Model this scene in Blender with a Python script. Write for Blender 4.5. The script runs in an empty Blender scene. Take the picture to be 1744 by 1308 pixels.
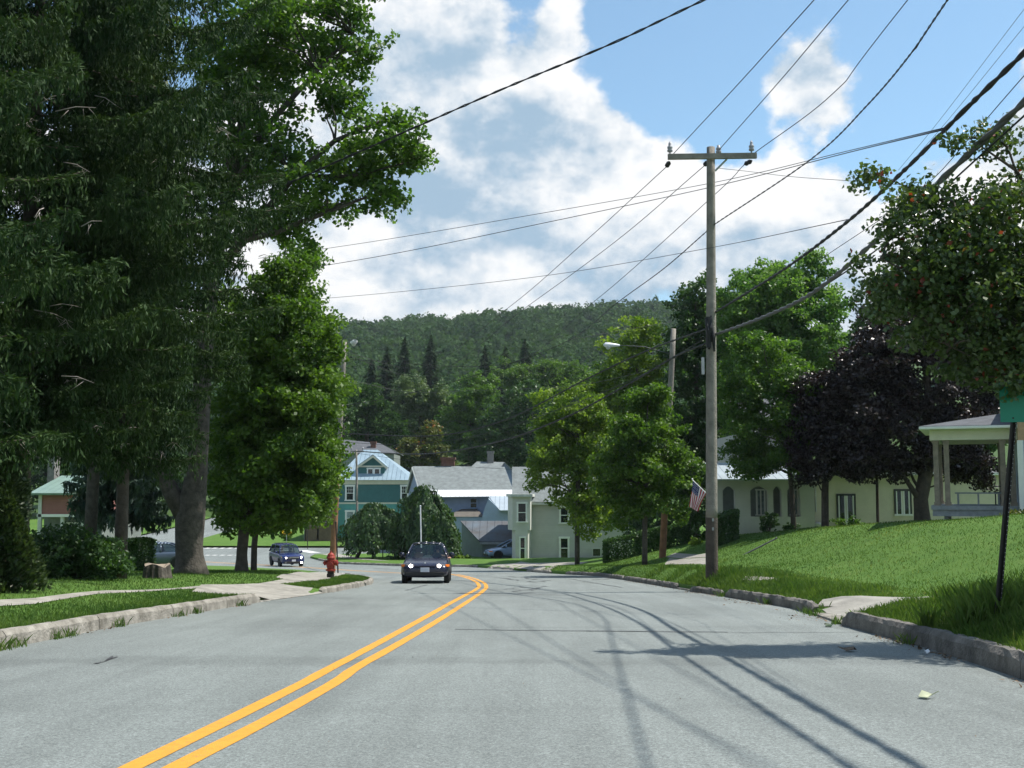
import bpy, bmesh, math, random
import numpy as np
from mathutils import Vector, Matrix
from mathutils.geometry import delaunay_2d_cdt
rng = np.random.default_rng(7); random.seed(7)
SC = bpy.context.scene; COL = SC.collection
R_ = math.radians
# ---------------------------------------------------------------- camera, sky, sun, exposure
F, CX, CY, HZ, CZ = 1870.0, 872.0, 654.0, 830.0, 1.1
PIT = math.atan((HZ - CY) / F)
cam = bpy.data.cameras.new('camera'); camo = bpy.data.objects.new('camera', cam); COL.objects.link(camo)
cam.sensor_width = 36.0; cam.lens = 36.0 * F / 1744.0
cam.clip_start = 0.1; cam.clip_end = 6000
camo.location = (0, 0, CZ); camo.rotation_euler = (R_(90) + PIT, 0, 0)
SC.camera = camo
SUN_EL, SUN_AZ = 60.0, 80.0            # azimuth clockwise from +Y (the way the road runs)
sl = bpy.data.lights.new('sun', 'SUN'); sl.energy = 5.0; sl.angle = R_(0.53); sl.color = (1.0, 0.95, 0.87)
so = bpy.data.objects.new('sun', sl); COL.objects.link(so)
sdir = Vector((math.sin(R_(SUN_AZ)) * math.cos(R_(SUN_EL)), math.cos(R_(SUN_AZ)) * math.cos(R_(SUN_EL)), math.sin(R_(SUN_EL))))
so.rotation_euler = sdir.to_track_quat('Z', 'Y').to_euler(); so.location = (20, 0, 40)
SC.view_settings.view_transform = 'Standard'; SC.view_settings.look = 'None'
SC.view_settings.exposure = 0.5; SC.view_settings.gamma = 1.0

def raydir(px, py):
    u = (px - CX) / F; v = (CY - py) / F; c, s = math.cos(PIT), math.sin(PIT)
    dy = c - v * s; return u / dy, (s + v * c) / dy
def P(px, py, Y):
    a, b = raydir(px, py); return Vector((a * Y, Y, CZ + b * Y))

wd = bpy.data.worlds.new('World'); SC.world = wd; wd.use_nodes = True
def build_world():
    nt = wd.node_tree; nt.nodes.clear(); N = nt.nodes.new; L = nt.links.new
    out = N('ShaderNodeOutputWorld'); sky = N('ShaderNodeTexSky'); sky.sky_type = 'NISHITA'; sky.sun_disc = False
    sky.sun_elevation = R_(SUN_EL); sky.sun_rotation = R_(SUN_AZ); sky.altitude = 300; sky.air_density = 1.0; sky.dust_density = 0.4; sky.ozone_density = 0.9
    b1 = N('ShaderNodeBackground'); b1.inputs[1].default_value = 0.13; tn = N('ShaderNodeMixRGB'); tn.blend_type = 'MULTIPLY'; tn.inputs[0].default_value = 1; tn.inputs[2].default_value = (.80, 1.0, .99, 1); L(sky.outputs[0], tn.inputs[1]); pl = N('ShaderNodeMixRGB'); pl.inputs[0].default_value = .09; pl.inputs[2].default_value = (4.2, 4.8, 5.2, 1); L(tn.outputs[0], pl.inputs[1]); L(pl.outputs[0], b1.inputs[0])
    tc = N('ShaderNodeTexCoord')
    def math_(op, a, b=None, clamp=False):
        m = N('ShaderNodeMath'); m.operation = op; m.use_clamp = clamp
        for i, q in enumerate((a, b)):
            if q is None: continue
            if isinstance(q, (int, float)): m.inputs[i].default_value = q
            else: L(q, m.inputs[i])
        return m.outputs[0]
    def mr(v, a, b, c=0.0, d=1.0, t='SMOOTHSTEP'):
        m = N('ShaderNodeMapRange'); m.interpolation_type = t
        L(v, m.inputs[0])
        for i, q in enumerate((a, b, c, d)): m.inputs[i + 1].default_value = q
        return m.outputs[0]
    def dirv(px, py):
        a, b = raydir(px, py); return Vector((a, 1, b)).normalized()
    def noise(scale, detail, rough, dist, stretch=(1, 1, 1), off=(0, 0, 0)):
        mp = N('ShaderNodeMapping'); mp.inputs['Scale'].default_value = stretch; mp.inputs['Location'].default_value = off
        L(tc.outputs['Generated'], mp.inputs[0])
        n = N('ShaderNodeTexNoise'); n.inputs['Scale'].default_value = scale; n.inputs['Detail'].default_value = detail
        n.inputs['Roughness'].default_value = rough; n.inputs['Distortion'].default_value = dist
        L(mp.outputs[0], n.inputs['Vector']); return n.outputs[0]
    sep = N('ShaderNodeSeparateXYZ'); L(tc.outputs['Generated'], sep.inputs[0])
    # coverage: heavier towards the horizon, clear patch high to the right
    cov = mr(sep.outputs[2], 0.20, 0.42, 0.62, 0.42)
    blobs = [(760, 120, 330, .22), (640, 330, 300, .2), (850, 380, 300, .18), (1350, 125, 130, .30), (1420, 110, 90, .12), (1000, 30, 75, .26), (1060, 250, 130, .22), (930, 230, 70, .18),
             (1290, 330, 170, .12), (1560, 330, 200, .14), (1720, 140, 90, .2), (1080, 100, 130, -.42), (1190, 160, 110, -.34), (1600, 60, 150, -.36), (1480, 230, 110, -.34), (1330, 220, 60, -.14), (1150, 20, 130, -.3),
             (300, 80, 120, -.2), (1640, 170, 90, -.22), (880, 90, 40, -.1), (700, 20, 120, .12), (1250, 250, 60, -.15), (560, 560, 180, -.06), (1240, 20, 140, -.2), (1420, 20, 110, -.22)]
    for (x, y, r, w) in blobs:
        d = N('ShaderNodeVectorMath'); d.operation = 'DOT_PRODUCT'; L(tc.outputs['Generated'], d.inputs[0]); d.inputs[1].default_value = dirv(x, y)
        cov = math_('ADD', cov, math_('MULTIPLY', mr(d.outputs['Value'], math.cos(r * 1.25 / F), math.cos(r * .15 / F)), w))
    # cloud thickness, and the same thickness a little nearer the sun: thinning towards the sun = lit side
    def thick(off):
        o = Vector(off); a = noise(8.5, 9, .56, 0, (1, 1, 1.35), (2.3 + o.x, .4 + o.y, 1.1 + o.z * 1.35)); b_ = noise(27, 7, .58, 0, (1, 1, 1.2), (.7 + o.x, 1.9 + o.y, .2 + o.z * 1.2))
        return math_('ADD', math_('MULTIPLY', math_('SUBTRACT', a, .5), 1.35), math_('MULTIPLY', math_('SUBTRACT', b_, .5), .42))
    t0 = thick((0, 0, 0)); t1 = thick((.016, .002, .030))
    dens = math_('ADD', cov, t0); mask = mr(dens, .45, .63)
    n4 = noise(5, 5, .55, 0, (1, 1, 2.2), (7.1, 1.3, .9))
    sh = math_('ADD', math_('MULTIPLY', math_('SUBTRACT', t0, t1), 2.1), math_('MULTIPLY', math_('SUBTRACT', n4, .5), 2.2))
    sh = math_('ADD', sh, math_('MULTIPLY', mr(dens, .62, 1.15), -.15))
    sh = mr(sh, -.62, .34)
    cr = N('ShaderNodeMixRGB'); cr.inputs[1].default_value = (.36, .51, .66, 1); cr.inputs[2].default_value = (1.0, 1.0, 1.0, 1); L(sh, cr.inputs[0])
    b2 = N('ShaderNodeBackground'); b2.inputs[1].default_value = CLOUD; L(cr.outputs[0], b2.inputs[0])
    mx = N('ShaderNodeMixShader'); L(mask, mx.inputs[0]); L(b1.outputs[0], mx.inputs[1]); L(b2.outputs[0], mx.inputs[2]); L(mx.outputs[0], out.inputs[0])
CLOUD = 0.74
build_world()

# ---------------------------------------------------------------- ground heights
def sm(t):
    t = np.clip(t, 0, 1); return t * t * (3 - 2 * t)
_ty = np.arange(-60, 2400, 0.5)
_tz = np.interp(_ty, [-60, 0, 66, 76, 84, 92, 100, 115, 140, 200, 300, 400, 600, 750, 900, 2400],
                [3.48, 0, -3.83, -4.32, -4.66, -4.82, -4.78, -4.25, -3.4, 0, 12, 32, 80, 104, 108, 80])
_k = np.ones(17) / 17; _tz2 = np.convolve(np.pad(_tz, 8, mode='edge'), _k, 'valid')
def Rz(x, y):
    x = np.asarray(x, float); y = np.asarray(y, float)
    z = np.interp(y, _ty, _tz2)
    far = sm((y - 150) / 300); px = x / np.maximum(y, 1) * F + CX
    return z * (1 + far * np.interp(px, [-800, 300, 600, 1000, 1200, 2600], [-.5, -.2, -.07, .06, .09, -.2]))
_xr = ([-60, 5, 9.4, 13, 16.9, 20, 22, 26, 31, 38, 45, 51, 57, 66, 75, 78, 83, 93, 96], [4.35, 4.35, 4.4, 4.8, 5.0, 5.35, 5.5, 5.35, 5.05, 4.75, 4.35, 3.9, 2.0, .2, -2.6, -8, -13, -17, -17.2])
_xl = ([-60, 5, 12, 16.5, 25.7, 31.6, 38, 41, 44, 50, 62, 72, 80, 88, 92], [-5.9, -5.85, -5.8, -5.9, -5.5, -4.9, -4.8, -5.1, -5.7, -7.4, -12, -18, -27, -42, -60])
def xr(y): return np.where(np.asarray(y) > 96, -2.6, np.interp(y, *_xr))
def xl(y): return np.interp(y, *_xl)
def lift_r(x, y):
    r = np.maximum(0, x - xr(y))
    near = np.interp(y, [0, 10, 14, 20, 24, 30, 45, 55, 65, 80], [.35, .35, .3, .15, .2, .42, .4, .3, .15, .05])
    A = np.interp(y, [0, 15, 40, 48, 55, 66, 85, 100], [1.0, 1.5, 1.6, 1.65, 1.55, .7, .15, 0])
    wob = .03 * np.sin(x * 1.3 + y * .7) * sm((r - .6) / 2)
    gap = np.clip(1 - np.abs(y - 18.4) / 1.7, 0, 1); gap = sm(gap * 2.2) * (1 - sm((r - .1) / 1.6)) * .8
    return (.13 + near * sm(r / 1.0) + wob * sm(r / 2)) * (1 - gap) + A * sm((r - 1.9) / 7.5)
def lift_l(x, y):
    l = np.maximum(0, xl(y) - x)
    k = np.interp(y, [0, 35, 45, 60], [1, 1, .7, .3])
    gap = sm(np.clip(1 - np.abs(y - 27.2) / 2.9, 0, 1) * 2.2) * (1 - sm((l - .1) / 2.2)) * .85
    return .13 * (1 - gap) + .32 * k * sm(l / 4.5) + .025 * np.sin(x * 1.1 + y * .8) * sm((l - 1) / 2)
def G(x, y):
    x = np.asarray(x, float); y = np.asarray(y, float)
    l = np.where(x > xr(y), lift_r(x, y), np.where((x < xl(y)) & (y < 92), lift_l(x, y), 0.0))
    l = np.where((y > 105.5) & (x < -2.6), .13, l)
    return Rz(x, y) + l
def at(px, py, fn=None):
    fn = fn or G; a, b = raydir(px, py)
    ys = np.arange(3, 160, .1); d = CZ + b * ys - fn(a * ys, ys)
    i = np.argmax(d <= 0); i = max(i, 1)
    t = d[i - 1] / (d[i - 1] - d[i] + 1e-9); Y = ys[i - 1] + .1 * min(max(t, 0), 1)
    return Vector((a * Y, Y, float(fn(a * Y, Y))))
def gp(x, y): return Vector((x, y, float(G(x, y))))

# ---------------------------------------------------------------- materials
def mat(name, base, rough=.8, var=.25, scale=6.0, bump=0.0, bscale=None, metal=0.0, spec=.4, lines=None, dark=None, detail=5):
    """procedural principled material: base colour broken by noise, optional bump, optional lines=(axis, pitch, depth)"""
    m = bpy.data.materials.new(name); m.use_nodes = True; nt = m.node_tree; N = nt.nodes.new; L = nt.links.new
    b = nt.nodes['Principled BSDF']; b.inputs['Roughness'].default_value = rough; b.inputs['Metallic'].default_value = metal
    b.inputs['Specular IOR Level'].default_value = spec
    tc = N('ShaderNodeTexCoord'); n = N('ShaderNodeTexNoise'); n.inputs['Scale'].default_value = scale; n.inputs['Detail'].default_value = detail; n.inputs['Roughness'].default_value = .65
    L(tc.outputs['Object'], n.inputs['Vector'])
    mx = N('ShaderNodeMixRGB'); lo = dark or [c * (1 - var) for c in base]; hi = [min(1, c * (1 + var)) for c in base]
    mx.inputs[1].default_value = (*lo, 1); mx.inputs[2].default_value = (*hi, 1)
    mr = N('ShaderNodeMapRange'); mr.inputs[1].default_value = .3; mr.inputs[2].default_value = .7; L(n.outputs[0], mr.inputs[0]); L(mr.outputs[0], mx.inputs[0])
    L(mx.outputs[0], b.inputs['Base Color'])
    h = None
    if bump:
        n2 = N('ShaderNodeTexNoise'); n2.inputs['Scale'].default_value = bscale or scale * 4; n2.inputs['Detail'].default_value = 6; L(tc.outputs['Object'], n2.inputs['Vector']); h = n2.outputs[0]
        bp = N('ShaderNodeBump'); bp.inputs['Strength'].default_value = bump; bp.inputs['Distance'].default_value = .03; L(h, bp.inputs['Height']); L(bp.outputs[0], b.inputs['Normal'])
    if lines:
        ax, pitch, depth = lines
        s = N('ShaderNodeSeparateXYZ'); L(tc.outputs['Object'], s.inputs[0])
        d = N('ShaderNodeMath'); d.operation = 'DIVIDE'; d.inputs[1].default_value = pitch; L(s.outputs[ax], d.inputs[0])
        f = N('ShaderNodeMath'); f.operation = 'FRACT'; L(d.outputs[0], f.inputs[0])
        if ax == 2:
            hh = f.outputs[0]
            inv = N('ShaderNodeMath'); inv.operation = 'SUBTRACT'; inv.inputs[0].default_value = 1; L(hh, inv.inputs[1]); hh = inv.outputs[0]
        else:
            r = N('ShaderNodeMapRange'); r.inputs[1].default_value = .85; r.inputs[2].default_value = .92; L(f.outputs[0], r.inputs[0]); hh = r.outputs[0]
        bp = N('ShaderNodeBump'); bp.inputs['Strength'].default_value = 1.0; bp.inputs['Distance'].default_value = depth; L(hh, bp.inputs['Height']); L(bp.outputs[0], b.inputs['Normal'])
    return m
def leafmat(name, lo, hi, trans=.35, rough=.5, accent=None, spec=.35):
    m = bpy.data.materials.new(name); m.use_nodes = True; nt = m.node_tree; N = nt.nodes.new; L = nt.links.new
    b = nt.nodes['Principled BSDF']; b.inputs['Roughness'].default_value = rough; b.inputs['Specular IOR Level'].default_value = spec
    a = N('ShaderNodeAttribute'); a.attribute_name = 'v'
    cr = N('ShaderNodeValToRGB'); e = cr.color_ramp.elements; e[0].color = (*lo, 1); e[1].color = (*hi, 1); e[1].position = .97 if accent else 1.0
    if accent: q = e.new(1.0); q.color = (*accent, 1)
    L(a.outputs['Fac'], cr.inputs[0]); L(cr.outputs[0], b.inputs['Base Color'])
    t = N('ShaderNodeBsdfTranslucent')
    g = N('ShaderNodeMixRGB'); g.blend_type = 'MULTIPLY'; g.inputs[0].default_value = 1; g.inputs[2].default_value = (1.5, 1.6, .6, 1); L(cr.outputs[0], g.inputs[1]); L(g.outputs[0], t.inputs[0])
    mx = N('ShaderNodeMixShader'); mx.inputs[0].default_value = trans
    L(b.outputs[0], mx.inputs[1]); L(t.outputs[0], mx.inputs[2]); L(mx.outputs[0], nt.nodes['Material Output'].inputs[0])
    return m
def emat(name, col, s):
    m = bpy.data.materials.new(name); m.use_nodes = True; b = m.node_tree.nodes['Principled BSDF']
    b.inputs['Base Color'].default_value = (.8, .8, .8, 1); b.inputs['Emission Color'].default_value = (*col, 1); b.inputs['Emission Strength'].default_value = s; return m
def glassmat(name, tint, alpha):
    m = bpy.data.materials.new(name); m.use_nodes = True; nt = m.node_tree; N = nt.nodes.new; L = nt.links.new
    g = N('ShaderNodeBsdfGlossy'); g.inputs['Roughness'].default_value = .03; g.inputs[0].default_value = (.9, .95, 1, 1)
    t = N('ShaderNodeBsdfTransparent'); t.inputs[0].default_value = (*tint, 1)
    mx = N('ShaderNodeMixShader'); mx.inputs[0].default_value = alpha; L(t.outputs[0], mx.inputs[1]); L(g.outputs[0], mx.inputs[2]); L(mx.outputs[0], nt.nodes['Material Output'].inputs[0])
    return m

# ---------------------------------------------------------------- builders
OFF = {}
def tag(o, label=None, cat=None, group=None, kind=None):
    if label: o['label'] = label
    if cat: o['category'] = cat
    if group: o['group'] = group
    if kind: o['kind'] = kind
    return o
def empty(name, loc, label, cat, group=None, rz=0.0):
    o = bpy.data.objects.new(name, None); COL.objects.link(o); o.location = loc; o.rotation_euler = (0, 0, rz); o.empty_display_size = .3
    OFF[o.name] = Vector(loc) if rz == 0.0 else Vector((0, 0, 0)); return tag(o, label, cat, group)
class MB:
    def __init__(s): s.v = []; s.f = []; s.m = []
    def quad(s, *p, mi=0):
        i = len(s.v); s.v += [tuple(q) for q in p]; s.f.append(tuple(range(i, i + len(p)))); s.m.append(mi); return s
    def box(s, x0, x1, y0, y1, z0, z1, mi=0):
        i = len(s.v); s.v += [(x, y, z) for z in (z0, z1) for y in (y0, y1) for x in (x0, x1)]
        for f in ((0, 2, 3, 1), (4, 5, 7, 6), (0, 1, 5, 4), (2, 6, 7, 3), (0, 4, 6, 2), (1, 3, 7, 5)): s.f.append(tuple(i + k for k in f)); s.m.append(mi)
        return s
    def prism(s, pts, d, mi=0):
        """polygon pts extruded by vector d"""
        d = Vector(d); n = len(pts); i = len(s.v); s.v += [tuple(p) for p in pts] + [tuple(Vector(p) + d) for p in pts]
        s.f.append(tuple(range(i, i + n))); s.f.append(tuple(range(i + 2 * n - 1, i + n - 1, -1))); s.m += [mi, mi]
        for k in range(n): s.f.append((i + k, i + n + k, i + n + (k + 1) % n, i + (k + 1) % n)); s.m.append(mi)
        return s
    def slab(s, a, b, c, d, th, mi=0):
        a, b, c, d = map(Vector, (a, b, c, d)); n = (b - a).cross(d - a).normalized()
        if n.z < 0: n = -n
        return s.prism([a, b, c, d], -n * th, mi)
    def tube(s, pts, rad, seg=8, mi=0, cap=True):
        pts = [Vector(p) for p in pts]; n = len(pts)
        rad = [float(q) for q in rad] if hasattr(rad, '__len__') else [float(rad)] * n
        i0 = len(s.v); ref = Vector((0, 0, 1)) if abs((pts[-1] - pts[0]).normalized().z) < .9 else Vector((1, 0, 0))
        for k, p in enumerate(pts):
            t = (pts[min(k + 1, n - 1)] - pts[max(k - 1, 0)]).normalized()
            a = t.cross(ref); a = a.normalized() if a.length > 1e-6 else Vector((1, 0, 0)); b = t.cross(a)
            for j in range(seg):
                w = 2 * math.pi * j / seg; s.v.append(tuple(p + rad[k] * (math.cos(w) * a + math.sin(w) * b)))
        for k in range(n - 1):
            for j in range(seg):
                s.f.append((i0 + k * seg + j, i0 + k * seg + (j + 1) % seg, i0 + (k + 1) * seg + (j + 1) % seg, i0 + (k + 1) * seg + j)); s.m.append(mi)
        if cap:
            s.f.append(tuple(i0 + j for j in range(seg))[::-1]); s.f.append(tuple(i0 + (n - 1) * seg + j for j in range(seg))); s.m += [mi, mi]
        return s
    def lathe(s, o, prof, seg=16, axis='z', mi=0):
        """profile of (radius, height) turned about the axis through o"""
        o = Vector(o); i0 = len(s.v)
        for r, h in prof:
            for j in range(seg):
                w = 2 * math.pi * j / seg; c, q = r * math.cos(w), r * math.sin(w)
                s.v.append(tuple(o + (Vector((c, q, h)) if axis == 'z' else Vector((h, c, q)) if axis == 'x' else Vector((c, h, q)))))
        for k in range(len(prof) - 1):
            for j in range(seg):
                s.f.append((i0 + k * seg + j, i0 + k * seg + (j + 1) % seg, i0 + (k + 1) * seg + (j + 1) % seg, i0 + (k + 1) * seg + j)); s.m.append(mi)
        s.f.append(tuple(i0 + j for j in range(seg))[::-1]); s.f.append(tuple(i0 + (len(prof) - 1) * seg + j for j in range(seg))); s.m += [mi, mi]
        return s
    def build(s, name, mats, parent=None, smooth=False, bevel=0.0):
        me = bpy.data.meshes.new(name); off = OFF.get(parent.name, Vector((0, 0, 0))) if parent else Vector((0, 0, 0))
        me.from_pydata([tuple(Vector(v) - off) for v in s.v], [], s.f)
        for m in (mats if isinstance(mats, (list, tuple)) else [mats]): me.materials.append(m)
        me.polygons.foreach_set('material_index', s.m)
        bm = bmesh.new(); bm.from_mesh(me); bmesh.ops.recalc_face_normals(bm, faces=bm.faces)
        if bevel: bmesh.ops.bevel(bm, geom=bm.edges[:], offset=bevel, segments=2, affect='EDGES', profile=.6, clamp_overlap=True)
        bm.to_mesh(me); bm.free()
        if smooth: me.polygons.foreach_set('use_smooth', [True] * len(me.polygons))
        o = bpy.data.objects.new(name, me); COL.objects.link(o)
        if parent: o.parent = parent; OFF[o.name] = off
        return o
def rawmesh(name, V, Fv, mats, parent=None, attr=None, smooth=False, mi=None):
    """fast mesh from numpy: V (n,3), Fv (m,k) all faces with k corners"""
    me = bpy.data.meshes.new(name); off = OFF.get(parent.name, Vector((0, 0, 0))) if parent else Vector((0, 0, 0))
    V = np.asarray(V, np.float32) - np.array(off, np.float32); Fv = np.asarray(Fv, np.int32); m, k = Fv.shape
    me.vertices.add(len(V)); me.vertices.foreach_set('co', V.ravel())
    me.loops.add(m * k); me.loops.foreach_set('vertex_index', Fv.ravel())
    me.polygons.add(m); me.polygons.foreach_set('loop_start', np.arange(m, dtype=np.int32) * k)
    me.polygons.foreach_set('loop_total', np.full(m, k, np.int32))
    for q in (mats if isinstance(mats, (list, tuple)) else [mats]): me.materials.append(q)
    if mi is not None: me.polygons.foreach_set('material_index', np.asarray(mi, np.int32))
    if smooth: me.polygons.foreach_set('use_smooth', np.ones(m, bool))
    if attr is not None:
        a = me.attributes.new('v', 'FLOAT', 'FACE'); a.data.foreach_set('value', np.asarray(attr, np.float32))
    me.update(calc_edges=True)
    o = bpy.data.objects.new(name, me); COL.objects.link(o)
    if parent: o.parent = parent; OFF[o.name] = off
    return o
def unit(a): return a / (np.linalg.norm(a, axis=1, keepdims=True) + 1e-9)
def cards(pos, t, n, ln, wd, fold=.0):
    """rhombic leaves: centre pos, long axis t, normal n; returns V, F (quads)"""
    t = unit(t); b = unit(np.cross(n, t)); n = np.cross(t, b); k = len(pos)
    ln = np.broadcast_to(ln, (k,))[:, None]; wd = np.broadcast_to(wd, (k,))[:, None]
    V = np.stack([pos - t * ln * .5, pos + b * wd * .5 - t * ln * .08 + n * fold * wd, pos + t * ln * .5, pos - b * wd * .5 - t * ln * .08 + n * fold * wd], 1).reshape(-1, 3)
    return V, np.arange(4 * k).reshape(-1, 4)
def strip(name, pts, w, mt, z=.004, kind='structure', fn=Rz, jag=0):
    """flat ribbon of width w following world points on the road"""
    pts = [Vector((p[0], p[1])) for p in pts]; Q = []
    for a, b in zip(pts[:-1], pts[1:]):
        k = max(1, int((b - a).length / .4)); Q += [a.lerp(b, i / k) for i in range(k)]
    Q.append(pts[-1]); V = []
    for i, p in enumerate(Q):
        t = (Q[min(i + 1, len(Q) - 1)] - Q[max(i - 1, 0)]).normalized(); n = Vector((-t.y, t.x))
        ww = w * (1 + (random.uniform(-jag, jag) if jag else 0))
        for s in (-.5, .5):
            q = p + n * ww * s; V.append((q.x, q.y, float(fn(q.x, q.y)) + z))
    Fq = [(2 * i, 2 * i + 1, 2 * i + 3, 2 * i + 2) for i in range(len(Q) - 1)]
    o = rawmesh(name, V, Fq, mt); return tag(o, kind=kind)
def smooth_poly(pts, it=2):
    for _ in range(it):
        q = [pts[0]]
        for a, b in zip(pts[:-1], pts[1:]):
            a = Vector(a[:2]); b = Vector(b[:2]); q += [a.lerp(b, .25), a.lerp(b, .75)]
        q.append(pts[-1]); pts = q
    return pts
def patch(name, pts, mt, dz=.006, grid=.5, fn=None, kind='structure'):
    """flat region given by world xy points, laid on the ground"""
    fn = fn or G; pts = [Vector((p[0], p[1])) for p in pts]; B = []
    for a, b in zip(pts, pts[1:] + pts[:1]):
        k = max(1, int((b - a).length / grid)); B += [a.lerp(b, i / k) for i in range(k)]
    n = len(B); x0 = min(p.x for p in B); x1 = max(p.x for p in B); y0 = min(p.y for p in B); y1 = max(p.y for p in B)
    I = [Vector((x, y)) for x in np.arange(x0 + grid / 2, x1, grid) for y in np.arange(y0 + grid / 2, y1, grid)]
    v, e, f, *_ = delaunay_2d_cdt(B + I, [(i, (i + 1) % n) for i in range(n)], [], 1, 1e-4)
    if not f: v, e, f, *_ = delaunay_2d_cdt(B + I, [], [list(range(n))], 1, 1e-4)
    X = np.array([(p.x, p.y) for p in v]); Z = fn(X[:, 0], X[:, 1]) + dz
    tri = [t for t in f if len(t) == 3]
    o = rawmesh(name, np.column_stack([X, Z]), np.array(tri), mt, smooth=True)
    bm = bmesh.new(); bm.from_mesh(o.data); bmesh.ops.recalc_face_normals(bm, faces=bm.faces)
    if sum(fc.normal.z for fc in bm.faces) < 0: bmesh.ops.reverse_faces(bm, faces=bm.faces)
    bm.to_mesh(o.data); bm.free()
    return tag(o, kind=kind)
# ================================================================ SETTING
def asphalt_mat():
    m = bpy.data.materials.new('asphalt'); m.use_nodes = True; nt = m.node_tree; N = nt.nodes.new; L = nt.links.new
    b = nt.nodes['Principled BSDF']; b.inputs['Roughness'].default_value = .82; b.inputs['Specular IOR Level'].default_value = .35
    tc = N('ShaderNodeTexCoord')
    def noise(sc, det, st=(1, 1, 1), ro=.6):
        mp = N('ShaderNodeMapping'); mp.inputs['Scale'].default_value = st; L(tc.outputs['Object'], mp.inputs[0])
        n = N('ShaderNodeTexNoise'); n.inputs['Scale'].default_value = sc; n.inputs['Detail'].default_value = det; n.inputs['Roughness'].default_value = ro; L(mp.outputs[0], n.inputs['Vector']); return n.outputs[0]
    def mr(v, a, b_, c, d):
        q = N('ShaderNodeMapRange'); L(v, q.inputs[0])
        for i, w in enumerate((a, b_, c, d)): q.inputs[i + 1].default_value = w
        return q.outputs[0]
    def mul(a, c):
        q = N('ShaderNodeMath'); q.operation = 'MULTIPLY'
        for i, w in enumerate((a, c)):
            if isinstance(w, float): q.inputs[i].default_value = w
            else: L(w, q.inputs[i])
        return q.outputs[0]
    v = mul(mr(noise(.35, 5, (1, .5, 1)), .3, .7, .84, 1.13), mr(noise(60, 3, ro=.75), .36, .64, .62, 1.38))
    v = mul(v, mr(noise(180, 2, ro=.9), .3, .72, .62, 1.36))
    v = mul(v, mr(noise(26, 3, ro=.8), .36, .64, .84, 1.16)); v = mul(v, mr(noise(260, 1, ro=.9), .55, .75, 1.0, 1.9))
    v = mul(v, mr(noise(1.2, 4, (2.2, .12, 1)), .35, .65, .91, 1.07))     # wear along the lanes
    s = N('ShaderNodeSeparateXYZ'); L(tc.outputs['Object'], s.inputs[0])
    w = N('ShaderNodeMath'); w.operation = 'ADD'; L(s.outputs[1], w.inputs[0]); L(mr(noise(.8, 4), .3, .7, -.35, .35), w.inputs[1])
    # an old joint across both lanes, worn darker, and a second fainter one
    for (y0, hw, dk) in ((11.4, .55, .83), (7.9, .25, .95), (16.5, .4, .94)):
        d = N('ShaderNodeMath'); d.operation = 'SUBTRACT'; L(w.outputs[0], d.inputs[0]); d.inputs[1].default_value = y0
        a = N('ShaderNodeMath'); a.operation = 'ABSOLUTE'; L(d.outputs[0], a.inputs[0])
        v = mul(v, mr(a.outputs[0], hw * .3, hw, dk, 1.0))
    mx = N('ShaderNodeMixRGB'); mx.blend_type = 'MULTIPLY'; mx.inputs[0].default_value = 1; mx.inputs[1].default_value = (.160, .179, .172, 1)
    L(v, mx.inputs[2]); L(mx.outputs[0], b.inputs['Base Color'])
    bp = N('ShaderNodeBump'); bp.inputs['Strength'].default_value = .35; bp.inputs['Distance'].default_value = .006; L(noise(160, 3, ro=.8), bp.inputs['Height']); L(bp.outputs[0], b.inputs['Normal'])
    return m
def grass_mat(name, a, b_, c):
    m = bpy.data.materials.new(name); m.use_nodes = True; nt = m.node_tree; N = nt.nodes.new; L = nt.links.new
    b = nt.nodes['Principled BSDF']; b.inputs['Roughness'].default_value = .9; b.inputs['Specular IOR Level'].default_value = .15
    tc = N('ShaderNodeTexCoord')
    def noise(sc, det, st=(1, 1, 1)):
        mp = N('ShaderNodeMapping'); mp.inputs['Scale'].default_value = st; L(tc.outputs['Object'], mp.inputs[0])
        n = N('ShaderNodeTexNoise'); n.inputs['Scale'].default_value = sc; n.inputs['Detail'].default_value = det; n.inputs['Roughness'].default_value = .7; L(mp.outputs[0], n.inputs['Vector']); return n.outputs[0]
    r = N('ShaderNodeValToRGB'); e = r.color_ramp.elements; e[0].position = .34; e[0].color = (*a, 1); e[1].position = .5; e[1].color = (*b_, 1); q = e.new(.68); q.color = (*c, 1)
    mx = N('ShaderNodeMixRGB'); mx.inputs[0].default_value = .55; L(noise(.9, 6), mx.inputs[1]); L(noise(24, 5, (1, .6, 1)), mx.inputs[2]); L(mx.outputs[0], r.inputs[0]); L(r.outputs[0], b.inputs['Base Color'])
    bp = N('ShaderNodeBump'); bp.inputs['Strength'].default_value = .8; bp.inputs['Distance'].default_value = .05; L(noise(30, 5), bp.inputs['Height']); L(bp.outputs[0], b.inputs['Normal'])
    return m
M = {}
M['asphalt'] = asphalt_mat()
M['grass'] = grass_mat('lawn_grass', (.050, .108, .021), (.080, .160, .028), (.128, .19, .045))
M['earth'] = grass_mat('meadow', (.03, .06, .016), (.045, .085, .02), (.07, .11, .03))
M['conc'] = mat('concrete', (.27, .258, .228), .9, .3, 2.2, .5, 40)
M['conc_old'] = mat('old_concrete', (.25, .235, .205), .92, .38, 3.0, .8, 30, dark=(.11, .10, .08))
M['conc_shaded'] = mat('shaded_weathered_concrete', (.155, .145, .13), .92, .4, 3.0, .8, 30, dark=(.065, .06, .052))  # weathered concrete darkened so its colour carries the right kerb's shade
M['gravel'] = mat('gravel', (.30, .28, .25), .95, .4, 30, .8, 60)
M['yellow'] = mat('yellow_paint', (.60, .275, .03), .75, .10, 38, .4, 120, dark=(.40, .20, .045), detail=9)
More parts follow.
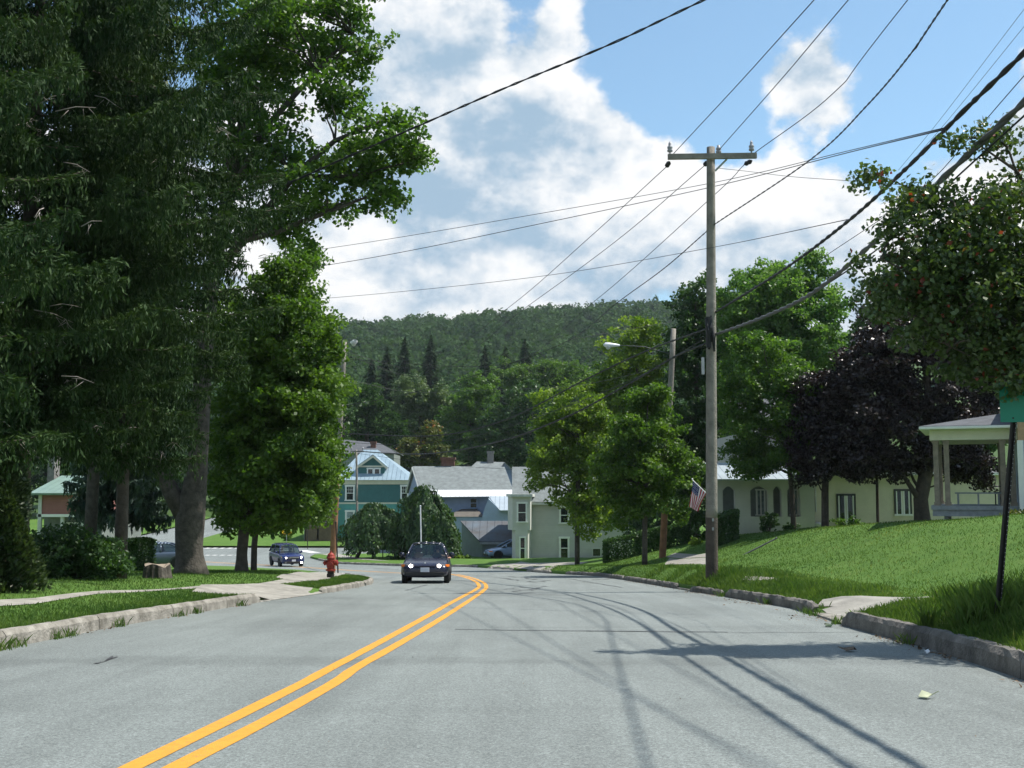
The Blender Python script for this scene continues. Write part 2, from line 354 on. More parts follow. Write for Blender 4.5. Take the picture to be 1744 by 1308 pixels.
def worn_paint(name, col, road):
    m = mat(name, col, .75, .10, 14, .4, 120); nt = m.node_tree; N = nt.nodes.new; L = nt.links.new; b = nt.nodes['Principled BSDF']; src = b.inputs['Base Color'].links[0].from_socket
    tc = N('ShaderNodeTexCoord'); n = N('ShaderNodeTexNoise'); n.inputs['Scale'].default_value = 42; n.inputs['Detail'].default_value = 8; n.inputs['Roughness'].default_value = .75; L(tc.outputs['Object'], n.inputs['Vector'])
    n2 = N('ShaderNodeTexNoise'); n2.inputs['Scale'].default_value = 1.4; L(tc.outputs['Object'], n2.inputs['Vector']); ad = N('ShaderNodeMath'); ad.operation = 'MULTIPLY_ADD'; L(n2.outputs[0], ad.inputs[0]); ad.inputs[1].default_value = .25; L(n.outputs[0], ad.inputs[2])
    r = N('ShaderNodeMapRange'); r.inputs[1].default_value = .68; r.inputs[2].default_value = .80; r.inputs[4].default_value = .75; L(ad.outputs[0], r.inputs[0]); mx = N('ShaderNodeMixRGB'); L(r.outputs[0], mx.inputs[0]); L(src, mx.inputs[1]); mx.inputs[2].default_value = (*road, 1); L(mx.outputs[0], b.inputs['Base Color']); return m
M['yellow'] = worn_paint('yellow_paint', (.60, .275, .03), (.20, .16, .11))
M['white_paint'] = mat('white_road_paint', (.62, .62, .6), .7, .15, 5)
M['tar_and_shadow'] = mat('tar_and_shadow', (.055, .057, .06), .6, .3, 8)
M['litter_soil'] = mat('leaf_litter', (.16, .12, .085), .95, .5, 22, .8, 60)

def sheet(name, xs, ys, fn, mt, kind='structure'):
    X, Y = np.meshgrid(xs, ys); Z = fn(X, Y); V = np.stack([X, Y, Z], -1).reshape(-1, 3); nx = len(xs); ny = len(ys)
    i = (np.arange(ny - 1)[:, None] * nx + np.arange(nx - 1)[None]).ravel()
    return tag(rawmesh(name, V, np.stack([i, i + 1, i + nx + 1, i + nx], 1), mt, smooth=True), kind=kind)
ax = np.concatenate([-np.geomspace(1500, 60, 22), np.arange(-58, 60, 3.), np.geomspace(60, 1500, 22)])
ay = np.concatenate([-np.geomspace(400, 20, 8), np.arange(-18, 160, 3.), np.geomspace(160, 2200, 40)])
ay[:8] = np.linspace(-400, -22, 8)
sheet('ground', ax, ay, lambda x, y: Rz(x, y) - .06 - np.where((y > 92) & (y < 150), 0.02, 0), M['earth'])
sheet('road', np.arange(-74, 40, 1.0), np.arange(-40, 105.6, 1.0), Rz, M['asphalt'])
# lawns: strips running out from the kerb lines
def lawn(name, edge, side, ys, rs, lift, mt):
    ys = np.asarray(ys, float); rs = np.asarray(rs, float); E = edge(ys)[:, None]; X = E + side * rs[None]; Y = np.broadcast_to(ys[:, None], X.shape)
    Z = Rz(X, Y) + lift(X, Y); Z[:, 0] = Rz(X[:, 0], Y[:, 0]) - .05; V = np.stack([X, Y, Z], -1).reshape(-1, 3); nx = len(rs); i = (np.arange(len(ys) - 1)[:, None] * nx + np.arange(nx - 1)[None]).ravel()
    q = np.stack([i, i + 1, i + nx + 1, i + nx], 1)
    if side < 0: q = q[:, ::-1]
    return tag(rawmesh(name, V, q, mt, smooth=True), kind='structure')
rs = np.concatenate([[.09, .10, .25, .4, .6, .8, 1.0, 1.25, 1.5, 1.8, 2.1, 2.5], np.arange(3, 16, .5), [17, 19, 22, 26, 32, 45, 70, 110]])
yr = np.concatenate([np.arange(-40, 4, 2.), np.arange(4, 60, .5), np.arange(60, 96.1, 1.0)])
lawn('grass_bank', xr, 1, yr, rs, lift_r, M['grass'])
lawn('grass_verge', xl, -1, np.concatenate([np.arange(-40, 4, 2.), np.arange(4, 60, .5), np.arange(60, 88.1, 1.)]), rs, lift_l, M['grass'])
sheet('lawn_beyond', np.arange(-2.6, 90, 2.), np.arange(96.05, 150, 2.), lambda x, y: Rz(x, y) + .13, M['grass'])
sheet('far_lawn', np.arange(-32, -2.5, 1.5), np.arange(105.6, 150, 1.5), lambda x, y: Rz(x, y) + .13, M['grass'])
sheet('corner_lawn', np.arange(-95, -39.9, 2.5), np.arange(105.6, 150, 1.5), lambda x, y: Rz(x, y) + .13, M['grass'])
sheet('side_street', np.arange(-40, -31.9, 1.), np.arange(105.55, 200, 2.), lambda x, y: Rz(x, y) + .0, M['asphalt'])

# ---------------------------------------------------------------- kerbs
def kerb(edge, side, y0, y1, h=.17, w=.16, mt=None, joint=2.9, rag=.012, pts=None, round_ends=True):
    """kerb stones along the edge between two distances: one run, stone joints cut as gaps"""
    if pts is None:
        n = max(2, int(abs(y1 - y0) / .22)); ys = np.linspace(y0, y1, n); pts = [(float(edge(y)), float(y)) for y in ys]
    L = 0; mb = MB(); P2 = [Vector(p) for p in pts]; prof0 = [(0, -.06), (.012, h * .72), (.05, h), (w - .02, h + .004), (w, h * .8), (w, -.06)]
    ring = []; seglen = 0; pi = []
    def flush():
        nonlocal ring
        if len(ring) > 1:
            i0 = len(mb.v); k = len(prof0)
            for r in ring: mb.v += r
            for a in range(len(ring) - 1):
                for j in range(k - 1):
                    mb.f.append((i0 + a * k + j, i0 + a * k + j + 1, i0 + (a + 1) * k + j + 1, i0 + (a + 1) * k + j)); mb.m.append(0)
            mb.f.append(tuple(i0 + j for j in range(k))); mb.f.append(tuple(i0 + (len(ring) - 1) * k + j for j in range(k))[::-1]); mb.m += [0, 0]
        ring = []
    tot = sum((b - a).length for a, b in zip(P2[:-1], P2[1:])); dist = 0; seg = 0; tilt = random.uniform(-1, 1)
    for i, p in enumerate(P2):
        t = (P2[min(i + 1, len(P2) - 1)] - P2[max(i - 1, 0)]).normalized(); nrm = Vector((t.y, -t.x)) * side
        if i: dist += (p - P2[i - 1]).length; seg += (p - P2[i - 1]).length
        e = min(dist, tot - dist); k = 1.0 if not round_ends else min(1, .62 + .38 * math.sqrt(min(1, e / .35)))
        off = .012 * tilt
        r = []
        for (a, b) in prof0:
            q = p + nrm * (a + off + random.uniform(-rag, rag) * (b > 0)); r.append((q.x, q.y, float(Rz(q.x, q.y)) + (b * k if b > 0 else b) + random.uniform(-rag, rag) * (b > .05)))
        ring.append(r)
        if seg > joint and tot - dist > 1.0:
            flush(); seg = 0; tilt = random.uniform(-1, 1)
            q = p + t * .018; r2 = [(v[0] + t.x * .018, v[1] + t.y * .018, v[2]) for v in r]; ring.append(r2)
    flush()
    o = mb.build('kerb', mt or M['conc_old'], smooth=False); return tag(o, kind='structure')
KD = M['conc_shaded']; kerb(xr, 1, -12, 16.9, h=.22, joint=3.1, rag=.01, mt=KD); kerb(xr, 1, 19.9, 27.5, h=.2, joint=2.6, mt=KD); kerb(xr, 1, 27.9, 31.5, h=.15, joint=2.0, mt=KD); kerb(xr, 1, 33.5, 44, h=.16, mt=KD); kerb(xr, 1, 44.3, 55, h=.16, mt=KD)
kerb(xr, 1, 16.9, 19.9, h=.045, w=.3, round_ends=False); kerb(xr, 1, 31.5, 33.5, h=.05, w=.2, round_ends=False)
kerb(xr, 1, 57.2, 63.0, h=.15); kerb(xr, 1, 66.5, 71.5, h=.15); kerb(xr, 1, 74.2, 76.0, h=.15); kerb(xr, 1, 76.4, 90, h=.16)
kerb(xl, -1, -12, 24.6, h=.2, joint=3.0, rag=.006); kerb(xl, -1, 24.6, 29.8, h=.03, w=.5, round_ends=False, mt=M['conc']); kerb(xl, -1, 29.8, 36.5, h=.16, joint=2.2); kerb(xl, -1, 36.7, 50, h=.16); kerb(xl, -1, 50.2, 70, h=.12)
# ---------------------------------------------------------------- paths and drives (laid on the lawns)
def patch_px(name, pts, mt, dz=.008, grid=.5): return patch(name, [at(x, y) for x, y in pts], mt, dz, grid)
patch_px('sidewalk', [(-60, 1036), (60, 1029), (165, 1012), (300, 1004), (450, 1000), (560, 987), (600, 977), (560, 974), (500, 984), (440, 994), (330, 999), (180, 1006), (60, 1019), (-60, 1024)], M['conc'])
patch_px('driveway', [(-60, 1002), (40, 1000), (80, 998), (0, 991), (-60, 990)], M['gravel'])
def on_road(x, y): return Rz(x, y)
patch('drive_apron', [(-5.6, 24.65), (-5.05, 29.75), (-6.4, 31.0), (-7.6, 27.2), (-7.2, 25.0)], M['conc'], .010, .4)
patch_px('corner_path', [(470, 984), (500, 976), (545, 974), (560, 984), (540, 990), (500, 990)], M['conc'], .014)
patch('sidewalk_ramp', [(float(xr(17.0)) + .18, 17.05), (float(xr(18.5)) + .3, 18.5), (float(xr(19.6)) + .18, 19.7), (6.6, 20.1), (6.9, 18.6), (6.5, 17.3)], M['conc'], .012, .25)
patch_px('sidewalk', [(1390, 1034), (1480, 1028), (1620, 1020), (1620, 1012), (1500, 1017), (1400, 1022)], M['conc'], .01, .3)
patch_px('sidewalk', [(1262, 990), (1330, 991), (1318, 984), (1270, 982)], M['conc_old'], .01, .3)
patch_px('sidewalk', [(1130, 962), (1205, 962), (1205, 950), (1140, 951)], M['conc'], .01, .4)
patch_px('driveway', [(1133, 949), (1215, 949), (1215, 941), (1150, 942)], M['gravel'], .012, .5)
patch_px('drive_apron', [(878, 968), (935, 972), (1003, 957), (950, 958)], M['conc'], .01, .6)
patch('drive_apron', [(-.0, 66.4), (-1.6, 71.6), (0.6, 76), (3, 72)], M['gravel'], .01, .6)
patch_px('sidewalk', [(545, 944), (600, 952), (665, 956), (600, 948), (560, 942)], M['conc'], .012, .6)

# ---------------------------------------------------------------- markings, seams, a painted shadow line
def cpx(c, s, ox, oy): return [at(x / s + ox, y / s + oy, Rz) for x, y in c]
LL = cpx([(80, 700), (400, 545), (600, 445), (700, 395), (765, 358), (900, 288), (1100, 180), (1250, 95)], 2.18, 200, 980) + cpx([(765, 1142), (768, 1118), (745, 1092), (680, 1065), (600, 1046), (540, 1036)], 4.36, 640, 740)
RL = cpx([(240, 700), (500, 570), (700, 460), (820, 392), (880, 345), (1000, 280), (1150, 193), (1270, 118)], 2.18, 200, 980) + cpx([(818, 1150), (822, 1122), (800, 1098), (740, 1072), (660, 1050), (590, 1036)], 4.36, 640, 740)
def back(l):
    a, b = Vector(l[0][:2]), Vector(l[2][:2]); d = (a - b).normalized(); return [tuple(a + d * 9)] + [tuple(p[:2]) for p in l]
tail = [(-5.2, 57), (-8.5, 64), (-13.5, 74), (-19, 82), (-27, 90), (-40, 97)]
for l, dx in ((LL, -.15), (RL, .15)):
    q = back(l) + [(x + dx, y + dx) for x, y in tail]
    strip('yellow_centre_line', smooth_poly(q, 1), .128, M['yellow'], .004, jag=.05)
for y_, w_ in ((945.5, .55), (933.5, .7)):
    for px in (338, 350, 362, 375, 388, 401, 414): strip('crosswalk_mark', [at(px, y_, Rz)[:2], at(px + 7.5, y_ + .15, Rz)[:2]], w_, M['white_paint'])
strip('stop_line', [at(513, 937.5, Rz)[:2], at(538, 941.5, Rz)[:2]], 1.0, M['white_paint'])
def seam(pts, w, jag=.35, wob=.03):  # lays the tar seams and the pole's painted shadow strip
    q = [at(x, y, Rz) for x, y in pts]; r = []
    for a, b in zip(q[:-1], q[1:]):
        n = max(2, int((b - a).length / .3))
        for i in range(n): p = a.lerp(b, i / n); r.append((p.x + random.uniform(-wob, wob), p.y + random.uniform(-wob, wob)))
    r.append((q[-1].x, q[-1].y)); strip('tar_and_shadow_strip', r, w, M['tar_and_shadow'], .006, jag=jag)
seam([(775, 1072), (880, 1074), (1000, 1075), (1240, 1077)], .07, .25); seam([(1000, 1075), (1240, 1078), (1500, 1077)], .03)  # dark strip painted across the lane as a pole's cast shadow
seam([(830, 1014), (905, 1013), (985, 1014)], .07, .6); seam([(860, 1004), (890, 1000), (912, 1003), (870, 1008), (905, 1010), (880, 1012)], .06, .6, .1)
seam([(850, 984), (880, 988), (910, 992), (930, 989), (870, 982)], .10, .7, .2); seam([(866, 998), (930, 998), (905, 1006), (868, 1004)], .07, .7, .1)
seam([(930, 982), (1050, 985), (1010, 988)], .10, .5, .1); seam([(970, 986), (1030, 996), (1060, 1001)], .06, .5)
seam([(692, 1006), (712, 1000), (728, 996)], .06, .4); seam([(655, 985), (672, 984)], .15, .5); seam([(525, 1019), (600, 1019)], .05, .5)
seam([(163, 1131), (178, 1127), (192, 1118)], .035, .8, .01); seam([(178, 1126), (200, 1119)], .02, .8, .01)
seam([(480, 1064), (560, 1065)], .02, .5); seam([(640, 968), (700, 972), (800, 974)], .12, .6, .2)
# drift of leaves and grit in the gutters
def gutter():
    n = 1500; y = 8 + 34 * rng.uniform(0, 1, n) ** 1.3; k = np.sin(y * 1.1) + np.sin(y * 2.7 + 1) + rng.normal(0, .5, n) > .1; y = y[k]; r = np.abs(rng.normal(0, .16, len(y))) * np.interp(y, [12, 16, 22, 30], [.6, 1.6, 2.2, 1.2]); x = xr(y) - .02 - r
    n = 500; y2 = 9 + 28 * rng.uniform(0, 1, n); k = np.sin(y2 * 1.7) + rng.normal(0, .5, n) > .5; y2 = y2[k]; x2 = xl(y2) + .02 + np.abs(rng.normal(0, .09, len(y2)))
    n3 = 260; y3 = rng.uniform(6, 40, n3); x3 = rng.uniform(-5.4, 5, n3)
    X = np.concatenate([x, x2, x3]); Y = np.concatenate([y, y2, y3]); sz = np.concatenate([rng.uniform(.02, .07, len(x)), rng.uniform(.02, .06, len(x2)), rng.uniform(.008, .02, n3)])
    pos = np.column_stack([X, Y, Rz(X, Y) + .012]); V, Fq = cards(pos, rng.normal(size=(len(X), 3)) * [1, 1, .15], unit(np.array([0, 0, 1.]) + rng.normal(0, .25, (len(X), 3))), sz, sz * .6, .1); tag(rawmesh('gutter_litter', V, Fq, M['litter_leaf'], None, rng.uniform(0, 1, len(X))), kind='stuff')
M['litter_leaf'] = leafmat('dead_leaf', (.05, .035, .022), (.20, .13, .075), .1, .8)
gutter()

# ---------------------------------------------------------------- grass blades (nobody could count them)
def blades(name, X, Y, h, w, mt, lean=.5, z=None):
    k = len(X); Z = (G(X, Y) if z is None else z); b = np.column_stack([X, Y, Z]); a = rng.uniform(0, 2 * np.pi, k)
    d = np.column_stack([np.cos(a), np.sin(a), np.zeros(k)]); a2 = rng.uniform(0, 2 * np.pi, k); ln = np.column_stack([np.cos(a2), np.sin(a2), np.zeros(k)]) * (h * rng.uniform(0, lean, k))[:, None]
    up = np.column_stack([np.zeros(k), np.zeros(k), h]); V = np.stack([b - d * w[:, None] * .5, b + d * w[:, None] * .5, b + ln * .45 + up * .62 + d * w[:, None] * .3, b + ln + up], 1).reshape(-1, 3)
    return tag(rawmesh(name, V, np.arange(4 * k).reshape(-1, 4), mt, attr=np.clip(.42 + .27 * np.sin(X * .9 + 2 * np.sin(Y * .5)) * np.sin(Y * .7 + X * .3) + .13 * np.sin(X * 2.7 + 1.7 * np.sin(Y * 1.9)) + rng.normal(0, .2, k), 0, 1)), kind='stuff')
M['blade'] = leafmat('grass_blade', (.034, .085, .018), (.115, .172, .046), .42, .7, spec=.15)
M['blade_dry'] = leafmat('dry_blade', (.09, .13, .035), (.24, .25, .11), .4, .6)
def free(X, Y):
    """keep blades off paths"""
    ok = np.ones(len(X), bool)
    for poly in PATHS:
        inside = np.zeros(len(X), bool); n = len(poly)
        for i in range(n):
            x1, y1 = poly[i]; x2, y2 = poly[(i + 1) % n]; c = ((y1 > Y) != (y2 > Y)); xi = x1 + (Y - y1) / ((y2 - y1) or 1e-9) * (x2 - x1); inside ^= c & (X < xi)
        ok &= ~inside
    return ok
PATHS = []
for pts in ([(-60, 1036), (60, 1029), (165, 1012), (300, 1004), (450, 1000), (560, 987), (600, 977), (560, 974), (500, 984), (440, 994), (330, 999), (180, 1006), (60, 1019), (-60, 1024)],
            [(1390, 1034), (1480, 1028), (1620, 1020), (1620, 1012), (1500, 1017), (1400, 1022)], [(1262, 990), (1330, 991), (1318, 984), (1270, 982)], [(1130, 962), (1205, 962), (1205, 941), (1140, 942)], [(470, 984), (500, 976), (545, 974), (560, 984), (540, 990), (500, 990)]):
    PATHS.append([tuple(at(x, y)[:2]) for x, y in pts])
PATHS += [[(4.9, 17.05), (5.2, 19.7), (6.6, 20.1), (6.9, 18.6), (6.5, 17.3)], [(-5.6, 24.65), (-5.05, 29.75), (-6.4, 31.0), (-7.6, 27.2), (-7.2, 25.0)]]
def scatter(n, side, y0, y1, rmax, pw=1.6, bias=1.4):
    Y = y0 + (y1 - y0) * rng.uniform(0, 1, n) ** pw; r = .14 + rmax * rng.uniform(0, 1, n) ** bias
    X = (xr(Y) + r) if side > 0 else (xl(Y) - r); k = free(X, Y); return X[k], Y[k]
def field():
    Xs, Ys, Hs = [], [], []
    for (n, s, y0, y1, rm, h0, h1) in ((120000, 1, 8, 60, 15, .025, .055), (60000, 1, 8, 34, 2.4, .04, .11), (90000, -1, 8, 46, 14, .022, .055), (30000, -1, 8, 40, 2.0, .04, .09)):
        X, Y = scatter(n, s, y0, y1, rm); Xs.append(X); Ys.append(Y); rr = (X - xr(Y)) if s > 0 else (xl(Y) - X); Hs.append(rng.uniform(h0, h1, len(X)) * np.interp(Y, [8, 40], [1, 1.2]) * (np.clip(1.15 - rr / 2.4, .3, 1) if rm < 3 else 1))
    X, Y, H = map(np.concatenate, (Xs, Ys, Hs)); return blades('grass', X, Y, H, np.interp(Y, [8, 60], [.008, .03]) * rng.uniform(.7, 1.3, len(X)), M['blade'], .8)
field()
def tufts():
    Xs, Ys, Hs, Ws = [], [], [], []
    for (x, y, rad, n, h) in [(5.75, 12.7, .7, 900, .42), (6.1, 13.4, .8, 900, .4), (5.4, 11.4, .35, 420, .25), (5.2, 12.0, .4, 450, .25), (6.6, 15, .9, 700, .42), (7.3, 16.5, 1.0, 700, .45), (4.98, 13.45, .1, 120, .5), (5.2, 10.3, .35, 350, .3), (5.0, 9.4, .4, 380, .28),
                              (5.6, 15.5, .5, 260, .2), (5.65, 30.6, .7, 500, .35), (6.3, 28.5, 1.0, 700, .3), (5.9, 26.0, .7, 500, .26), (5.9, 33, .9, 500, .3), (5.8, 22.2, .6, 600, .25), (5.9, 24, .8, 700, .28), (6.9, 23, 1.0, 600, .24), (5.4, 36, .7, 300, .3), (5.2, 40, .8, 300, .3), (8.6, 19.5, 1.2, 600, .4)]:
        a = rng.uniform(0, 6.28, n); r = rad * np.sqrt(rng.uniform(0, 1, n)); X = x + r * np.cos(a); Y = y + r * np.sin(a)
        k = X > xr(Y) + .1; X, Y = X[k], Y[k]; Xs.append(X); Ys.append(Y); Hs.append(h * (.85 if y < 14 and x > 5.5 else .6) * rng.uniform(.4, 1.15, len(X))); Ws.append(rng.uniform(.006, .012, len(X)) * (1 + y / 25))
    X, Y, H, Wd = map(np.concatenate, (Xs, Ys, Hs, Ws)); blades('tall_grass', X, Y, H, Wd, M['blade'], .7)
    # weeds rooted in the kerb joints
    Xs, Ys = [], []
    for (y, s) in ((12.6, -1), (13.0, -1), (14.3, -1), (14.7, -1), (16.6, -1), (19.3, -1), (20.2, -1), (22.9, -1), (13.5, 1), (20.0, 1), (17.2, 1), (19.4, 1), (27.7, 1), (23.6, 1), (9.2, 1)):
        n = 50; Xs.append((xr(y) if s > 0 else xl(y)) - s * .04 + rng.normal(0, .05, n)); Ys.append(y + rng.normal(0, .12, n))
    X, Y = np.concatenate(Xs), np.concatenate(Ys); blades('kerb_weeds', X, Y, rng.uniform(.04, .16, len(X)), np.full(len(X), .012), M['blade'], .9, z=Rz(X, Y))
    X, Y = scatter(30000, 1, 9, 55, 14); k = np.sin(X * 1.1 + 1.3 * np.sin(Y * .6)) + np.sin(Y * .8 + X * .5) + rng.normal(0, .5, len(X)) > .9; X, Y = X[k], Y[k]; blades('dry_grass', X, Y, rng.uniform(.03, .065, len(X)), np.interp(Y, [8, 60], [.008, .03]), M['blade_dry'], .8)
    n = 900; X, Y = scatter(n, 1, 10, 45, 12); blades('clover_heads', X, Y, rng.uniform(.06, .12, len(X)), np.full(len(X), .02), M['blade_dry'], .4)
tufts()
# ================================================================ BUILDINGS
M.update(
    teal=mat('teal_siding', (.05, .155, .15), .7, .12, 1.5, lines=(2, .12, .015)), teal_low=mat('light_teal_siding', (.09, .30, .26), .65, .12, 1.5, lines=(2, .22, .03)),
    cream=mat('cream_trim', (.62, .60, .48), .7, .08, 2), white=mat('white_trim', (.78, .78, .74), .6, .08, 2), white_old=mat('weathered_white_trim', (.55, .56, .52), .8, .2, 3),
    seam_pale=mat('pale_grey_metal_roof', (.40, .46, .50), .4, .1, .8, metal=.2, lines=(0, .4, .03)), seam=mat('blue_grey_metal_roof', (.27, .36, .42), .45, .12, .8, metal=.2, lines=(0, .45, .03)), seam_white=mat('white_metal_roof', (.88, .88, .9), .35, .05, .8, lines=(0, .4, .02)),
    rust=mat('rusty_grey_metal_roof', (.10, .125, .15), .9, .2, .5, spec=.15, dark=(.095, .085, .08), lines=(0, .6, .03)), shingle=mat('grey_green_shingles', (.16, .18, .18), .9, .25, 2.2, .5, 9), shingle_dk=mat('dark_shingles', (.085, .09, .10), .9, .25, 3, .5, 9),
    shingle_br=mat('brown_shingles', (.11, .10, .085), .9, .25, 3, .5, 9), blue=mat('blue_grey_siding', (.24, .30, .42), .75, .1, 1.5, lines=(2, .12, .012)), bluew=mat('pale_blue_siding', (.36, .44, .52), .75, .1, 1.5, lines=(2, .12, .012)),
    cream_sid=mat('cream_clapboard', (.47, .47, .44), .75, .08, 1.2, lines=(2, .13, .014)), cream_tr=mat('pale_cream_panel', (.52, .52, .48), .7, .08, 2), stucco=mat('yellow_cream_stucco', (.62, .57, .44), .9, .10, 1.2, .3, 30), stucco_w=mat('white_stucco', (.46, .45, .43), .9, .08, 1.2, .3, 30),
    brick=mat('red_brick', (.14, .068, .05), .9, .3, 6, .5), cbrick=mat('grey_brick', (.20, .19, .18), .9, .3, 6, .5), glass=mat('window_glass', (.012, .016, .02), .06, .2, 2, spec=.6), curtain=mat('curtained_glass', (.30, .36, .36), .25, .5, 3, dark=(.05, .07, .08), spec=.6),
    wood=mat('brown_porch_wood', (.15, .105, .07), .85, .25, 4), greywood=mat('grey_painted_wood', (.26, .28, .29), .8, .25, 4), tanwood=mat('tan_weathered_wood', (.24, .20, .155), .85, .25, 6), green_roof=mat('green_metal_roof', (.17, .25, .21), .5, .15, 2, lines=(0, .4, .02)), pink=mat('rose_siding', (.30, .13, .115), .8, .12, 2, lines=(2, .13, .014)),
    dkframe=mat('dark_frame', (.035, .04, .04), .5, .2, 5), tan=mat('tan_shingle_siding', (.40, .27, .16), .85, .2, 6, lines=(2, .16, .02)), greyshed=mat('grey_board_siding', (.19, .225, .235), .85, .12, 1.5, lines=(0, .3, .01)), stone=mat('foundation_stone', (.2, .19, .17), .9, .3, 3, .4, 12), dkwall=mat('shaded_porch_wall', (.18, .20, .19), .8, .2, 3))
def window(parent, x0, x1, z0, z1, y, fr=.10, frame='white', pane='glass', bar='h', sill=True):
    """frame proud of a wall that faces -Y, glass pane as its own sub-part"""
    m = MB(); m.box(x0 - fr, x0, y - .07, y + .02, z0, z1); m.box(x1, x1 + fr, y - .07, y + .02, z0, z1); m.box(x0 - fr - .03, x1 + fr + .03, y - .085, y + .02, z1, z1 + fr * 1.1); m.box(x0 - fr - .05, x1 + fr + .05, y - .11, y + .02, z0 - fr * .7, z0)
    zm = (z0 + z1) / 2; xm = (x0 + x1) / 2
    if 'h' in bar: m.box(x0, x1, y - .05, y - .012, zm - .03, zm + .03)
    if 'v' in bar: m.box(xm - .035, xm + .035, y - .055, y - .012, z0, z1)
    if 'g' in bar:
        for k in (1, 2): m.box(x0 + (x1 - x0) * k / 3 - .012, x0 + (x1 - x0) * k / 3 + .012, y - .045, y - .012, zm, z1)
        m.box(x0, x1, y - .042, y - .012, zm + (z1 - zm) / 2 - .012, zm + (z1 - zm) / 2 + .012)
    w = m.build('window', M[frame], parent)
    p = MB(); p.box(x0, x1, y - .03, y - .008, z0, zm if 'h' in bar else z1); p.build('pane', M[pane], w)
    if 'h' in bar: p = MB(); p.box(x0, x1, y - .035, y - .008, zm, z1); p.build('pane', M['curtain'] if pane == 'curtain2' else M[pane], w)
    return w
def win_px(parent, px0, px1, py0, py1, Y, **k):
    a = P(px0, py0, Y); b = P(px1, py1, Y); fr = k.get('fr', .10)
    return window(parent, a.x + fr, b.x - fr, b.z + fr * .7, a.z - fr, Y, **k)
def zmin(*xy): return min(float(G(x, y)) for x, y in xy) - .15

